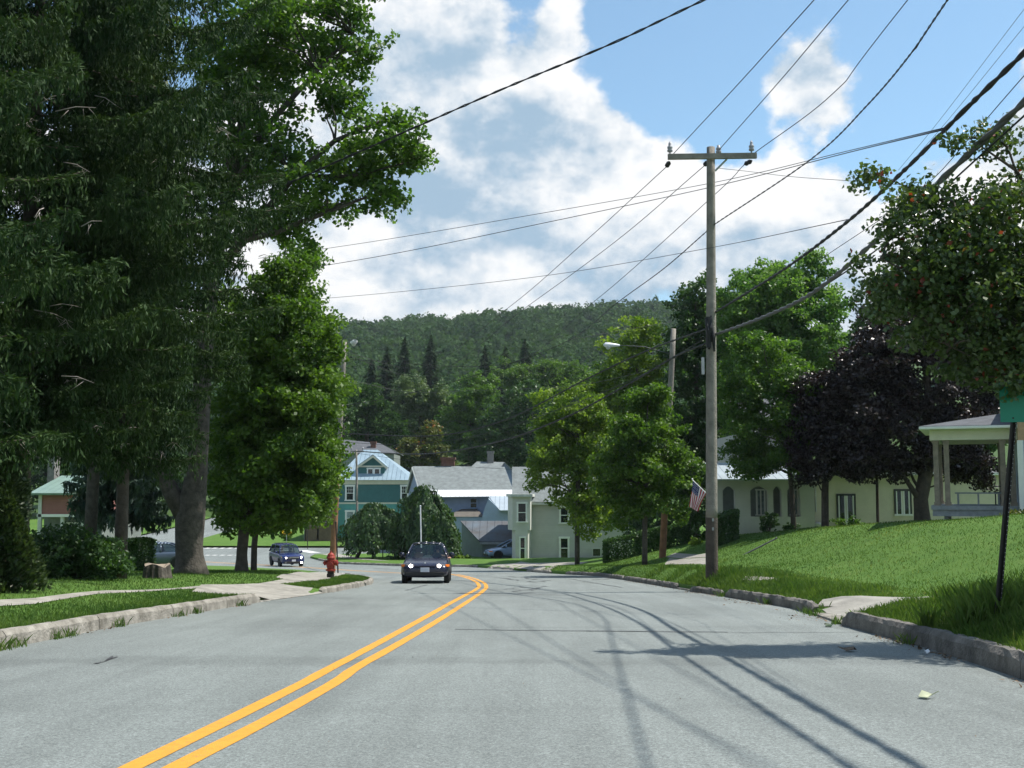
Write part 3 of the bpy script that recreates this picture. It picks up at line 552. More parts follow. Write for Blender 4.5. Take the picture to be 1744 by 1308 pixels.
def teal_house():
    Y = 112; a = P(577, 818, Y); b = P(697, 818, Y); x0, x1, ze = a.x, b.x, a.z; zb = zmin((x0, Y), (x1, Y)); zm = P(600, 857, Y).z; D = 9.5
    h = empty('teal_house', (x0, Y, zb), 'teal two-storey house with pale blue metal hip roof and gabled dormer', 'house')
    MB().box(x0, x1, Y, Y + D, zm, ze).build('wall', M['teal'], h)
    lo = MB().box(x0 - .03, x1 + .03, Y - .03, Y + D + .03, zb + .45, zm).build('lower_wall', M['teal_low'], h); lo['label'] = 'lighter teal lower storey clapboards'
    MB().box(x0 - .06, x1 + .06, Y - .06, Y + D, zb, zb + .45).build('foundation', M['stone'], h)
    c = MB(); c.box(x0 - .12, x1 + .12, Y - .12, Y + D + .12, P(600, 825, Y).z, ze + .02); c.box(x0, x1, Y - .07, Y, zm - .08, zm + .08); c.build('cornice', M['cream'], h)
    e = .45; r0 = P(619, 766, Y + 4.5); r1 = P(643, 766, Y + 4.5); z = ze + .02
    A, B, C_, D_ = (x0 - e, Y - e, z), (x1 + e, Y - e, z), (x1 + e, Y + D + e, z), (x0 - e, Y + D + e, z); r1 = Vector((r1.x, r1.y, r0.z))
    rf = MB(); rf.quad(A, B, r1, r0); rf.quad(B, C_, r1); rf.quad(C_, D_, r0, r1); rf.quad(D_, A, r0); rf.quad(A, D_, C_, B)
    roof = rf.build('roof', M['seam'], h)
    d0 = P(611, 813, Y + .6); d1 = P(655, 793, Y + .6); y0 = Y + .6; pk = P(636, 777, y0)
    dm = MB(); dm.prism([(d0.x, y0, d0.z - .3), (d1.x, y0, d0.z - .3), (d1.x, y0, d1.z), (pk.x, y0, pk.z), (d0.x, y0, d1.z)], (0, 3.2, 0))
    dorm = dm.build('dormer', M['teal'], roof)
    rk = MB(); xm = pk.x
    for s, xe in ((-1, d0.x - .3), (1, d1.x + .3)): rk.slab((xm, y0 - .35, pk.z + .18), (xm, y0 + 3, pk.z + .18), (xe, y0 + 3, d1.z - .1), (xe, y0 - .35, d1.z - .1), .09)
    rk.build('dormer_roof', M['seam'], roof)
    t = MB(); t.box(d0.x - .3, d1.x + .3, y0 - .12, y0 - .005, d1.z - .16, d1.z + .0)
    for xe in (d0.x - .3, d1.x + .3): t.prism([(xm, y0 - .36, pk.z + .1), (xm, y0 - .36, pk.z - .14), (xe, y0 - .36, d1.z - .42), (xe, y0 - .36, d1.z - .18)], (0, .06, 0))
    t.build('dormer_trim', M['cream'], roof)
    win_px(h, 625, 636.5, 797, 809, y0, fr=.12, bar=''); win_px(h, 636.5, 648, 797, 809, y0, fr=.12, bar='')
    win_px(h, 588, 604, 826, 853, Y, fr=.16, bar='hg'); win_px(h, 682, 696, 826, 853, Y, fr=.16, bar='hg'); win_px(h, 588, 604, 869, 896, Y - .03, fr=.16, bar='h', pane='curtain'); win_px(h, 634, 650, 869, 896, Y - .03, fr=.16, bar='h')
    # side porch on the left
    q0 = P(523, 868, Y - .5).x; q1 = x0 - .08; zf = P(550, 868, Y).z; zr = P(550, 848, Y).z; zd = P(550, 897, Y).z
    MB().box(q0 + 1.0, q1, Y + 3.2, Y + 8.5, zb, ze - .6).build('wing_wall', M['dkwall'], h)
    MB().slab((q0 - .4, Y - 1.0, zf + .18), (q1, Y - 1.0, zf + .18), (q1, Y + 3.2, zr), (q0 - .4, Y + 3.2, zr), .1).build('porch_roof', M['shingle_dk'], h)
    p = MB(); p.box(q0 - .4, q1, Y - .98, Y - .8, zf - .18, zf + .06); p.build('porch_fascia', M['cream'], h)
    for x in (q0 - .1, (q0 + q1) / 2 - .3, q1 - .25): MB().box(x - .08, x + .08, Y - .9, Y - .74, zb + .2, zf - .18).build('porch_post', M['white_old'], h)
    r = MB(); r.box(q0 - .1, q1, Y - .88, Y - .80, zd + .85, zd + .95)
    for k in range(22): x = q0 + (q1 - q0) * (k + .5) / 22; r.box(x - .03, x + .03, Y - .86, Y - .82, zd + .05, zd + .85)
    r.build('porch_rail', M['wood'], h)
    MB().box(q0 - .2, q1, Y - .95, Y + 3.1, zd - .1, zd + .05).build('porch_floor', M['wood'], h)
    s = MB(); s.box(q0 - .15, q1, Y - .90, Y - .84, zb + .1, zd - .1); s.build('porch_skirt', M['wood'], h)
    win_px(h, 548, 562, 868, 890, Y + 3.2, fr=.1, bar='h')
teal_house()
def dark_roof_house():
    Y = 136; a = P(570, 775, Y); b = P(676, 772, Y); zt = P(620, 748, Y + 4).z; zb = zmin((a.x, Y), (b.x, Y))
    h = empty('dark_roofed_house', (a.x, Y, zb), 'house behind the teal one, only its dark grey roof and brick chimney showing', 'house')
    MB().box(a.x + .4, b.x - .4, Y + .3, Y + 8, zb, b.z - .1).build('wall', M['dkwall'], h)
    r = MB(); r.slab((a.x, Y, b.z), (b.x, Y, b.z), (b.x - 2.6, Y + 4.2, zt - .5), (a.x, Y + 4.2, zt), .12); r.slab((a.x, Y + 8.4, b.z), (b.x, Y + 8.4, b.z), (b.x - 2.6, Y + 4.2, zt - .5), (a.x, Y + 4.2, zt), .12)
    rf = r.build('roof', M['shingle_dk'], h); c = P(635.5, 752, Y + 2)
    MB().box(c.x - .32, c.x + .32, Y + 2, Y + 2.6, c.z - 1.6, c.z).box(c.x - .38, c.x + .38, Y + 1.95, Y + 2.66, c.z - .25, c.z + .02).build('chimney', M['brick'], rf)
dark_roof_house()
def blue_house():
    Y = 99; A = P(716, 836, Y); B = P(874, 834, Y); R0 = P(703, 794, Y + 4.6); R1 = P(859, 792, Y + 4.6); K = P(692, 838, Y + 9.2)
    zb = zmin((A.x, Y), (B.x, Y), (K.x, Y + 9)); h = empty('blue_grey_house', (A.x, Y, zb), 'blue-grey house with long grey shingle roof above a white metal strip, behind the weeping trees', 'house')
    K1 = Vector((B.x - (A.x - K.x), K.y, K.z)); R1 = Vector((R1.x, R1.y, R0.z))
    rf = MB(); rf.slab(A, B, R1, R0, .14); rf.slab(K1, K, R0, R1, .14); roof = rf.build('roof', M['shingle'], h)
    w = MB(); o = Vector((.25, .25, -.2)); a, b, k, k1, r0, r1 = A + Vector((.25, .3, -.16)), B + Vector((-.25, .3, -.16)), K + Vector((.25, -.3, -.16)), K1 + Vector((-.25, -.3, -.16)), R0 + Vector((.25, 0, -.25)), R1 + Vector((-.25, 0, -.25))
    def dn(p): return Vector((p.x, p.y, zb))
    w.quad(dn(a), dn(b), b, a); w.quad(dn(b), dn(k1), k1, r1, b); w.quad(dn(k1), dn(k), k, k1); w.quad(dn(k), dn(a), a, r0, k); w.build('wall', M['blue'], h)
    t = MB()
    for p, q in ((A, R0), (K, R0)): t.tube([p + Vector((-.03, 0, -.12)), q + Vector((-.03, 0, -.12))], .09, 4)
    t.build('rake_board', M['white_old'], h)
    # pale metal strip along the eave
    c0 = P(716, 834.5, Y - .05); c1 = P(873, 834, Y - .05); d0 = P(722, 846.5, Y - .6); d1 = P(875, 845, Y - .6)
    e = MB().slab(c0, c1, d1, d0, .06).build('eave_strip', M['seam_white'], roof); e['label'] = 'bright white metal strip along the eave'
    for px, w_, top, mt in ((763, .62, 779, 'brick'),): c = P(px, top, Y + 5); MB().box(c.x - w_, c.x + w_, Y + 4.6, Y + 5.6, R0.z - .8, c.z - .12).box(c.x - w_ - .1, c.x + w_ + .1, Y + 4.5, Y + 5.7, c.z - .22, c.z).build('chimney', M[mt], roof)
    # rear wing with ridge towards us and a grey chimney
    Yr = Y + 7; r = MB(); rr0 = P(812, 786, Yr + 1); rr1 = P(858, 787, Yr + 1); s0 = P(800, 797, Yr - 1); s1 = P(885, 812, Yr - 1); rr1 = P(860, 787, Yr + 1)
    r.slab(s0, P(862, 797, Yr - 1), rr1, rr0, .12); r.slab(P(859, 787, Yr - 2.5), P(859, 787, Yr + 5), P(889, 814, Yr + 5), P(889, 814, Yr - 2.5), .12); rw = r.build('rear_roof', M['shingle'], h)
    MB().prism([P(859, 789, Yr - 2.2), P(886, 813, Yr - 2.2), P(886, 860, Yr - 2.2), P(859, 860, Yr - 2.2)], (0, 6, 0)).build('rear_gable', M['blue'], h)
    c = P(835.5, 769, Yr + 1); MB().box(c.x - .30, c.x + .30, Yr + .6, Yr + 1.2, c.z - 1.8, c.z).box(c.x - .36, c.x + .36, Yr + .54, Yr + 1.26, c.z - .2, c.z + .03).build('chimney', M['cbrick'], rw)
    win_px(h, 799, 814, 847, 866, Y + .29, fr=.14, frame='blue', bar='h'); win_px(h, 745, 757, 847, 864, Y + .29, fr=.14, frame='blue', bar='h')
    # little brown porch roof and metal-roofed side wing
    q = MB(); p0, p1, p2, p3 = P(758, 880, Y - 2.6), P(826, 880, Y - 2.6), P(812, 867, Y + .2), P(786, 867, Y + .2); q.quad(p0, p1, p2, p3); q.quad(p0, p3, P(758, 880, Y + .2)); q.quad(p1, P(826, 880, Y + .2), p2); q.quad(p0, P(758, 880, Y + .2), P(826, 880, Y + .2), p1); q.build('porch_roof', M['shingle_br'], h)
    z0 = P(790, 883, Y - 2.5); MB().box(P(759, 880, Y - 2.5).x, P(825, 880, Y - 2.5).x, Y - 2.5, Y + .25, zb, P(790, 880.5, Y - 2.5).z).build('porch_wall', M['bluew'], h)
    Yg = 95; a0 = P(819, 890, Yg); pk = P(832, 847, Yg + .6); a1 = P(851, 868, Yg - .4)
    g = MB(); g.prism([(a0.x, Yg, zb), (P(900, 890, Yg).x, Yg, zb), (P(900, 868, Yg).x, Yg, a1.z), (a1.x, Yg, a1.z), (pk.x, Yg, pk.z - .1), (P(824, 870, Yg).x, Yg, P(824, 870, Yg).z), (a0.x, Yg, a0.z)], (0, 3.4, 0)); g.build('wing_wall', M['bluew'], h)
    MB().slab(P(832, 845, Yg + 2.2), P(884, 845, Yg + 2.2), P(895, 869, Yg - .5), P(851, 869, Yg - .5), .1).build('wing_roof', M['seam_pale'], h)
blue_house()
def shed():
    Y = 88; E0, E1 = P(817, 922, Y), P(900, 922, Y); R0, R1 = P(784, 887, Y + 4), P(870, 887, Y + 4); zb = zmin((E0.x, Y), (E1.x, Y), (R0.x, Y + 4))
    h = empty('garage_shed', (E0.x, Y, zb), 'low grey shed with rust-streaked metal lean-to roof beside the weeping trees', 'shed')
    MB().slab(E0, E1, R1, R0, .1).build('roof', M['rust'], h)
    a, b, c, d = E0 + Vector((.2, .2, -.1)), E1 + Vector((-.1, .2, -.1)), R1 + Vector((-.1, -.1, -.16)), R0 + Vector((.12, -.1, -.16)); dn = lambda p: Vector((p.x, p.y, zb))
    w = MB(); w.quad(dn(a), dn(b), b, a); w.quad(dn(b), dn(c), c, b); w.quad(dn(c), dn(d), d, c); w.quad(dn(d), dn(a), a, d); w.build('wall', M['greyshed'], h)
    MB().box(E0.x, E1.x, Y - .04, Y + .02, E0.z - .24, E0.z - .06).build('fascia', M['greywood'], h)
shed()
def bay_house():
    Y = 83; x0 = P(880, 850, Y).x; x1 = P(1075, 850, Y).x; ze = P(900, 850, Y).z; zb = zmin((x0, Y), (x1, Y), (x0, Y - 1)); D = 8; rz = P(890, 795, Y + D / 2).z
    h = empty('cream_house', (x0, Y, zb), 'pale cream clapboard house with two-storey bay window at the roadside bend', 'house')
    w = MB(); w.prism([(x0, Y, zb), (x0, Y + D, zb), (x0, Y + D, ze), (x0, Y + D / 2, rz - .15), (x0, Y, ze)], (x1 - x0, 0, 0)); w.build('wall', M['cream_sid'], h)
    r = MB()
    for y, s in ((Y - .4, 1), (Y + D + .4, -1)): r.slab((x0 - .35, y, ze - .2), (x1 + .3, y, ze - .2), (x1 + .3, Y + D / 2, rz), (x0 - .35, Y + D / 2, rz), .14)
    r.build('roof', M['shingle'], h)
    t = MB(); t.box(x0 - .33, x1 + .2, Y - .38, Y - .32, ze - .42, ze - .2); t.box(x0 - .04, x0 + .14, Y - .05, Y + .1, zb, ze); t.build('trim', M['white_old'], h)
    Yb = Y - 1.2
    def bay(pl, pf0, pf1, pr, z0, z1, name, mt):
        a, b, c, d = P(pl, 900, Y).x, P(pf0, 900, Yb).x, P(pf1, 900, Yb).x, P(pr, 900, Y).x
        return MB().prism([(a, Y + .2, z0), (b, Yb, z0), (c, Yb, z0), (d, Y + .2, z0)], (0, 0, z1 - z0)).build(name, M[mt], h), (a, b, c, d)
    zu0, zu1 = P(880, 903, Yb).z, P(880, 846, Yb).z
    bay(865, 873, 903, 907, zu0, zu1, 'upper_bay', 'cream_tr'); bay(872, 878, 899, 905, zb, zu0, 'lower_bay', 'cream_tr')
    rr = MB(); a, b, c, d = P(862, 900, Y).x, P(869, 900, Yb).x, P(907, 900, Yb).x, P(911, 900, Y).x; rr.prism([(a, Y + .2, zu1), (b, Yb - .3, zu1), (c, Yb - .3, zu1), (d, Y + .2, zu1)], (0, 0, .2)); rr.build('bay_roof', M['white_old'], h)
    win_px(h, 880, 898, 855, 890, Yb, fr=.12, bar='h', frame='white'); win_px(h, 884.5, 895.5, 914, 953, Yb, fr=.09, bar='h', frame='white')
    win_px(h, 952, 970, 914, 952, Y, fr=.14, bar='h', frame='white'); win_px(h, 952, 970, 862, 892, Y, fr=.14, bar='h', frame='white'); win_px(h, 1008, 1024, 933, 948, Y, fr=.08, bar='', frame='white_old')
bay_house()
def stucco_house():
    Y = 57; x0 = P(1383, 850, Y).x; x1 = P(1725, 850, Y).x; zt = P(1500, 806, Y).z; zb = zmin((x0, Y), (x1, Y)) - .5
    h = empty('stucco_house', (x0, Y, zb), 'cream stucco house with arched porch openings and white metal porch roof behind the right-hand trees', 'house')
    MB().box(x0, x1, Y, Y + 8, zb, zt).build('wall', M['stucco'], h)
    r = MB(); r.slab((x0 - .2, Y - .35, zt + .03), (x1, Y - .35, zt + .03), (x1, Y + 8.3, zt + .8), (x0 - .2, Y + 8.3, zt + .8), .12); r.build('roof', M['shingle_dk'], h)
    MB().box(x0 - .2, x1, Y - .39, Y - .352, zt - .1, zt + .03).build('gutter', M['white'], h)
    for a, b, c, d, fl in ((1424, 1458, 841, 889, 'dkframe'), (1522, 1553, 833, 876, 'dkframe')):
        A, B = P(a, c, Y), P(b, d, Y); f = MB(); f.box(A.x, B.x, Y - .05, Y + .01, A.z - .1, A.z); f.box(A.x, A.x + .09, Y - .05, Y + .01, B.z, A.z - .1); f.box(B.x - .09, B.x, Y - .05, Y + .01, B.z, A.z - .1)
        w = f.build('window', M[fl], h); xm = (A.x + B.x) / 2
        s = MB()
        for u, v in ((A.x + .09, xm - .02), (xm + .02, B.x - .09)): s.box(u, u + .07, Y - .035, Y + .005, B.z + .02, A.z - .1); s.box(v - .07, v, Y - .035, Y + .005, B.z + .02, A.z - .1)
        s.box(A.x - .02, B.x + .02, Y - .10, Y + .01, B.z - .08, B.z + .02); s.build('sash', M['white'], w)
        p = MB()
        for u, v in ((A.x + .16, xm - .09), (xm + .09, B.x - .16)): p.box(u, v, Y - .02, Y - .004, B.z + .02, A.z - .1)
        p.build('pane', M['glass'], w)
    # two-storey block with the porch
    u0 = P(1264, 850, Y + 3).x; u1 = x0 - .02; zu = P(1300, 738, Y + 3).z
    MB().box(u0, u1, Y + 2.6, Y + 10, zb, zu).build('upper_wall', M['stucco_w'], h)
    MB().slab((u0 - .4, Y + 2.2, zu), (u1 + .4, Y + 2.2, zu), (u1 + .4, Y + 6.3, zu + 2.2), (u0 - .4, Y + 6.3, zu + 2.2), .15).build('upper_roof', M['shingle_dk'], h)
    win_px(h, 1287, 1303, 745, 785, Y + 2.6, fr=.1, bar='h')
    # porch front: wall with arched openings between piers
    Yp = Y - .6; ztop = P(1300, 817, Yp).z; zpar = P(1300, 880, Yp).z; fr = MB()
    piers = [(1216, 1231), (1252, 1278), (1308, 1317), (1331, 1341), (1363, 1387)]
    for a, b in piers: fr.box(P(a, 850, Yp).x, P(b, 850, Yp).x, Yp, Yp + .35, zb, ztop - .25)
    for (a, b) in ((1231, 1252), (1278, 1308), (1317, 1331), (1341, 1363)):
        xa, xb = P(a, 850, Yp).x, P(b, 850, Yp).x; fr.box(xa, xb, Yp + .004, Yp + .34, zb, zpar); n = 8; rise = .22
        arc = [(xa + (xb - xa) * k / n, Yp + .003, ztop - .55 + rise * math.sin(math.pi * k / n)) for k in range(n + 1)]
        fr.prism([(xa, Yp + .003, ztop - .25)] + arc + [(xb, Yp + .003, ztop - .25)], (0, .34, 0))
    fr.box(P(1215, 850, Yp).x, P(1388, 850, Yp).x, Yp - .05, Yp + .4, ztop - .25, ztop); fr.build('porch_arcade', M['stucco_w'], h)
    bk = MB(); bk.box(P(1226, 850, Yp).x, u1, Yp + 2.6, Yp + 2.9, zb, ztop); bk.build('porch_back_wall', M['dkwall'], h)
    MB().slab((P(1219, 808, Yp).x, Yp - .5, ztop + .03), (P(1390, 808, Yp).x, Yp - .5, ztop + .03), (P(1390, 788, Yp).x, Y + 2.65, P(1250, 788, Y + 2.6).z), (P(1219, 788, Yp).x, Y + 2.65, P(1250, 788, Y + 2.6).z), .08).build('porch_roof', M['seam_pale'], h)
    for k, (a, b) in enumerate(((1287, 1304), (1345, 1360))): win_px(h, a, b, 833, 878, Yp + 2.6, fr=.08, bar='v', pane='curtain')
    d = MB(); dx = P(1388.5, 850, Y).x; d.tube([(dx, Y - .06, zt), (dx, Y - .06, P(1388, 872, Y).z)], .045, 8); d.build('downspout', M['white_old'], h)
    MB().lathe((dx, Y - .35, float(G(dx, Y - .35)) - .1), [(.3, 0), (.26, .3), (.16, .42), (.14, .62), (.24, .74), (.24, .82), (.1, .9)], 12).build('pedestal', M['white_old'], h)
stucco_house()
def porch_house():
    Y = 38; x0 = P(1592, 850, Y).x; x1 = P(1725, 850, Y).x; D = 4.2; zf = P(1650, 861, Y).z; zt = P(1650, 750, Y).z; zc = P(1650, 727, Y).z; zb = zmin((x0, Y), (x1, Y)) - .3
    h = empty('porch_house', (x0, Y, zb), 'pale blue house at the right edge with open post-held porch and raised grey deck', 'house')
    MB().box(x0 - .12, x1, Y - .1, Y + D, zf - .14, zf).build('porch_deck', M['greywood'], h)
    s = MB(); s.box(x0 - .08, x1, Y - .05, Y, zf - .36, zf - .14)
    s.build('deck_beam', M['greywood'], h)
    for x in (x0 + .35, (x0 + x1) / 2 + .4, x1 - .3):
        for y in (Y + .1, Y + D - .2): MB().box(x - .07, x + .07, y, y + .14, float(G(x, y)) - .2, zf - .15).build('deck_support', M['greywood'], h)
    for (x, y) in ((x0 + .08, Y + .06), (x0 + .08, Y + .42), (x0 + .42, Y + .08), (x1 - .5, Y + .06), (x1 - .2, Y + .06), (x0 + .08, Y + D - .3), (x1 - .5, Y + D - .3)): MB().box(x - .085, x + .085, y, y + .17, zf, zt + .02).box(x - .11, x + .11, y - .02, y + .19, zf, zf + .12).box(x - .11, x + .11, y - .02, y + .19, zt - .1, zt + .01).build('porch_post', M['tanwood'], h)
    e = MB(); e.box(x0 - .1, x1 + .02, Y - .02, Y + .28, zt, zt + .36); e.box(x0 - .1, x0 + .2, Y + .28, Y + D, zt, zt + .36); e.box(x0 - .1, x1, Y + D - .3, Y + D, zt, zt + .36); e.build('entablature', M['cream'], h)
    c = MB(); c.box(x0 - .42, x1 + .02, Y - .42, Y + D + .2, zt + .362, zc); c.build('cornice', M['white'], h, bevel=.03)
    zr = P(1690, 700, Y + 2).z
    q = MB(); xa, xb = x0 - .42, x1 + .5; q.quad((xa, Y - .42, zc + .005), (xb, Y - .42, zc + .005), (xb, Y + 2.4, zr), (xa + 2.5, Y + 2.4, zr - .35)); q.quad((xa, Y + D + .2, zc + .005), (xb, Y + D + .2, zc + .005), (xb, Y + 2.4, zr), (xa + 2.5, Y + 2.4, zr - .35)); q.quad((xa, Y - .42, zc + .005), (xa, Y + D + .2, zc + .005), (xa + 2.5, Y + 2.4, zr - .35)); q.build('porch_roof', M['shingle_dk'], h)
    Y2 = Y - .6; w0 = x1 - .02; w1 = w0 + 7; zw = P(1720, 752, Y2).z; zt2 = P(1720, 655, Y2).z; k = (Y + 9) / Y2
    fp = [(w0, Y2), (w1, Y2), (w1, Y + 9), (w0, Y + 9)]      # the house stands square to the side street, not to the road
    MB().prism([(x, y, zb - .5) for x, y in fp], (0, 0, zw - zb + .5)).build('wall', M['bluew'], h)
    MB().prism([(x, y - (.03 if y < Y else 0), zw) for x, y in fp], (0, 0, zt2 - zw)).build('upper_wall', M['tan'], h)
    MB().box(w0 - .04, w0 + .14, Y2 - .06, Y2, zb - .5, zw).build('corner_board', M['white'], h)
    g = MB(); cx_, cy_ = (fp[0][0] + fp[2][0]) / 2, Y + 4; q4 = [(x + (.15 if x < cx_ else .5) * (-1 if x < cx_ else 1), y + (-.4 if y < cy_ else .4), zt2 - .02) for x, y in fp]
    pk = (cx_ + 1, cy_, zt2 + 2.6)
    for i in range(4): g.quad(q4[i], q4[(i + 1) % 4], pk)
    g.quad(*q4[::-1]); g.build('roof', M['shingle_dk'], h)
    v = P(1695, 676, Y + 1.5); MB().prism([(v.x - .45, Y + 1.5, v.z - .75), (v.x + .75, Y + 1.5, v.z - .75), (v.x + .75, Y + 1.5, v.z + .3)], (0, 1.2, 0)).build('roof_cricket', M['greywood'], h)
    window(h, w0 + 1.6, w0 + 2.5, zf + .7, zf + 2.2, Y2); window(h, w0 + 4.6, w0 + 5.5, zf + .7, zf + 2.2, Y2)
    # things standing on the deck
    cx = P(1655, 845, Y + 2.2).x; cy = Y + 2.2
    ch = empty('porch_chair', (cx, cy, zf), 'dark garden chair on the raised porch deck', 'chair')
    MB().box(cx - .28, cx + .28, cy - .27, cy + .27, zf + .42, zf + .47).build('seat', M['dkframe'], ch); MB().prism([(cx + .22, cy - .27, zf + .45), (cx + .28, cy - .27, zf + .45), (cx + .42, cy - .27, zf + 1.05), (cx + .36, cy - .27, zf + 1.05)], (0, .54, 0)).build('backrest', M['dkframe'], ch)
    for sx in (-1, 1):
        for sy in (-1, 1): MB().box(cx + sx * .25 - .02, cx + sx * .25 + .02, cy + sy * .25 - .02, cy + sy * .25 + .02, zf, zf + .42).build('leg', M['dkframe'], ch)
    for sy in (-1, 1): MB().box(cx - .28, cx + .3, cy + sy * .27 - .03, cy + sy * .27 + .03, zf + .64, zf + .68).build('armrest', M['dkframe'], ch)
    bx = P(1640, 845, Y + 1.0).x; by = Y + 1.0; b = empty('porch_bench', (bx, by, zf), 'low dark bench in front of the garden chair on the porch deck', 'bench')
    MB().box(bx - .75, bx + .75, by - .2, by + .2, zf + .40, zf + .45).build('seat', M['greywood'], b)
    for sx in (-.65, 0, .65): MB().box(bx + sx - .03, bx + sx + .03, by - .18, by + .18, zf, zf + .40).build('leg', M['greywood'], b)
    th = -R_(23); h.rotation_euler[2] = th      # the house stands askew to the road, its porch towards the corner
    Mx = Matrix.Translation(h.location) @ Matrix.Rotation(th, 4, 'Z') @ Matrix.Translation(-h.location)
    for o in (ch, b): o.location = Mx @ o.location; o.rotation_euler[2] = th
porch_house()
def green_roof_house():
    Y = 56; x0 = P(68, 850, Y).x; x1 = P(168, 850, Y).x; ze = P(100, 838, Y).z; zr = P(100, 810, Y + 3.5).z; zb = zmin((x0, Y), (x1, Y)); zp = P(100, 877, Y).z
    h = empty('rose_house', (x0, Y, zb), 'low rose-sided house with green roof half hidden behind the left spruces', 'house')
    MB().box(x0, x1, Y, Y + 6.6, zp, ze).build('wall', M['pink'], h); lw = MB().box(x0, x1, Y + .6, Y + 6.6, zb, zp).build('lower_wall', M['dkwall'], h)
    r = MB(); r.slab((x0 - .4, Y - .4, ze - .05), (x1 + .4, Y - .4, ze - .05), (x1 + .4, Y + 3.5, zr), (x0 - .4, Y + 3.5, zr), .1); r.slab((x0 - .4, Y + 7.0, ze - .05), (x1 + .4, Y + 7.0, ze - .05), (x1 + .4, Y + 3.5, zr), (x0 - .4, Y + 3.5, zr), .1); r.build('roof', M['green_roof'], h)
    MB().box(x0 - .05, x0 + .12, Y - .06, Y + .1, zb, ze).build('corner_post', M['white_old'], h)
    MB().box(x0 - .1, x1, Y - .06, Y - .002, zp - .1, zp + .04).build('trim', M['white'], h)
    for px in (105, 140): MB().box(P(px, 900, Y).x - .08, P(px, 900, Y).x + .08, Y, Y + .16, zb, zp - .1).build('porch_post', M['white_old'], h)
    win_px(h, 112, 134, 890, 925, Y + .6, fr=.1, bar='v')
    a, b = P(82, 770, Y + 3), P(92, 812, Y + 3); MB().box(a.x, b.x, Y + 3, Y + 3.7, b.z - .6, a.z).build('chimney', M['cbrick'], h)
green_roof_house()
# ================================================================ TREES AND PLANTS
M.update(bark=mat('grey_brown_bark', (.068, .060, .050), .95, .5, 5, 1.0, 12), bark_dk=mat('dark_bark', (.075, .062, .05), .95, .4, 5, 1.0, 12), twig=mat('dead_twig', (.27, .25, .22), .9, .2, 8),
    maple=leafmat('maple_leaf', (0.0312, 0.0850, 0.0132), (0.1040, 0.1938, 0.0264), .42), maple2=leafmat('bright_maple_leaf', (0.0331, 0.0821, 0.0117), (0.1045, 0.1877, 0.0235), .42), young=leafmat('young_maple_leaf', (0.0601, 0.1241, 0.0155), (0.1868, 0.2678, 0.0386), .45),
    locust=leafmat('locust_leaf', (0.0538, 0.1366, 0.0309), (0.1435, 0.2484, 0.0607), .45), darkleaf=leafmat('dark_leaf', (0.0195, 0.0540, 0.0156), (0.0510, 0.1080, 0.0260), .3), purple=leafmat('purple_leaf', (0.0078, 0.0051, 0.0055), (0.0268, 0.0132, 0.0127), .15, .4, spec=.45),
    crab=leafmat('crabapple_leaf', (0.0307, 0.0649, 0.0205), (0.1025, 0.1503, 0.0444), .3, .35, accent=(.20, .035, .02), spec=.5), spruce=leafmat('spruce_needle', (0.0117, 0.0339, 0.0101), (0.0469, 0.0847, 0.0246), .16, .7, spec=.15), bspruce=leafmat('blue_spruce_needle', (.03, .06, .045), (.08, .13, .10), .15, .6),
    pine=leafmat('larch_needle', (.05, .075, .025), (.11, .13, .045), .3, .6), mulb=leafmat('mulberry_leaf', (0.0216, 0.0576, 0.0192), (0.0660, 0.1260, 0.0360), .3), hedge=leafmat('hedge_leaf', (0.0216, 0.0600, 0.0168), (0.0600, 0.1260, 0.0300), .25), cedar=leafmat('cedar_spray', (.016, .036, .012), (.055, .085, .026), .2),
    hill=leafmat('hill_leaf', (0.0148, 0.0447, 0.0142), (0.0506, 0.1004, 0.0249), .25, .8, spec=.1), willow=leafmat('pale_willow_leaf', (0.0520, 0.0975, 0.0390), (0.1170, 0.1690, 0.0650), .3), flower=leafmat('yellow_flower', (.6, .42, .03), (.8, .6, .05), .3), brownleaf=leafmat('brown_tinged_leaf', (.05, .075, .02), (.13, .14, .035), .35, accent=(.26, .11, .05)))
def rpx(px, Y): return px / F * Y
def clumps(spec, jit=.12):
    """ellipsoids given as (px, py, distance, rx px, rz px, depth m, count) -> clump centres"""
    out = []
    for (px, py, Y, rx, rz, dm, n) in spec:
        c = np.array(P(px, py, Y)); d = rng.normal(size=(n, 3)); d /= np.linalg.norm(d, axis=1, keepdims=True); r = rng.uniform(0, 1, n) ** .42 * (1 + rng.normal(0, jit, n))
        out.append(c + d * r[:, None] * np.array([rpx(rx, Y), dm, rpx(rz, Y)]))
    return np.concatenate(out)
def leaves(cl, rc, n, ln, wd=None, flat=.6, droop=.0, vj=.22, up=.75, fold=.12):
    k = len(cl); R = rc * rng.uniform(.55, 1.35, k); cnt = np.maximum(8, (n * (R / rc) ** 2)).astype(int); idx = np.repeat(np.arange(k), cnt); m = len(idx)
    d = rng.normal(size=(m, 3)); d /= np.linalg.norm(d, axis=1, keepdims=True); r = rng.uniform(0, 1, m) ** .5; off = d * r[:, None] * R[idx][:, None]; off[:, 2] *= flat; off[:, 2] -= droop * (r ** 2) * R[idx]
    sk = rng.normal(0, .5, (k, 2)); off[:, 2] += off[:, 0] * sk[idx, 0] * .5 + off[:, 1] * sk[idx, 1] * .5      # each spray tilts its own way
    pos = cl[idx] + off; nr = rng.normal(size=(m, 3)) * .75; nr[:, 2] += up; nr += d * .35; t = rng.normal(size=(m, 3)); t[:, 2] -= .35 + droop
    v = np.clip(.5 + rng.normal(0, vj, k)[idx] + rng.normal(0, .2, m), 0, 1); l = ln * rng.uniform(.6, 1.3, m)
    V, Fq = cards(pos, t, unit(nr), l, (wd or ln * .75) * rng.uniform(.7, 1.2, m), fold); return V, Fq, v
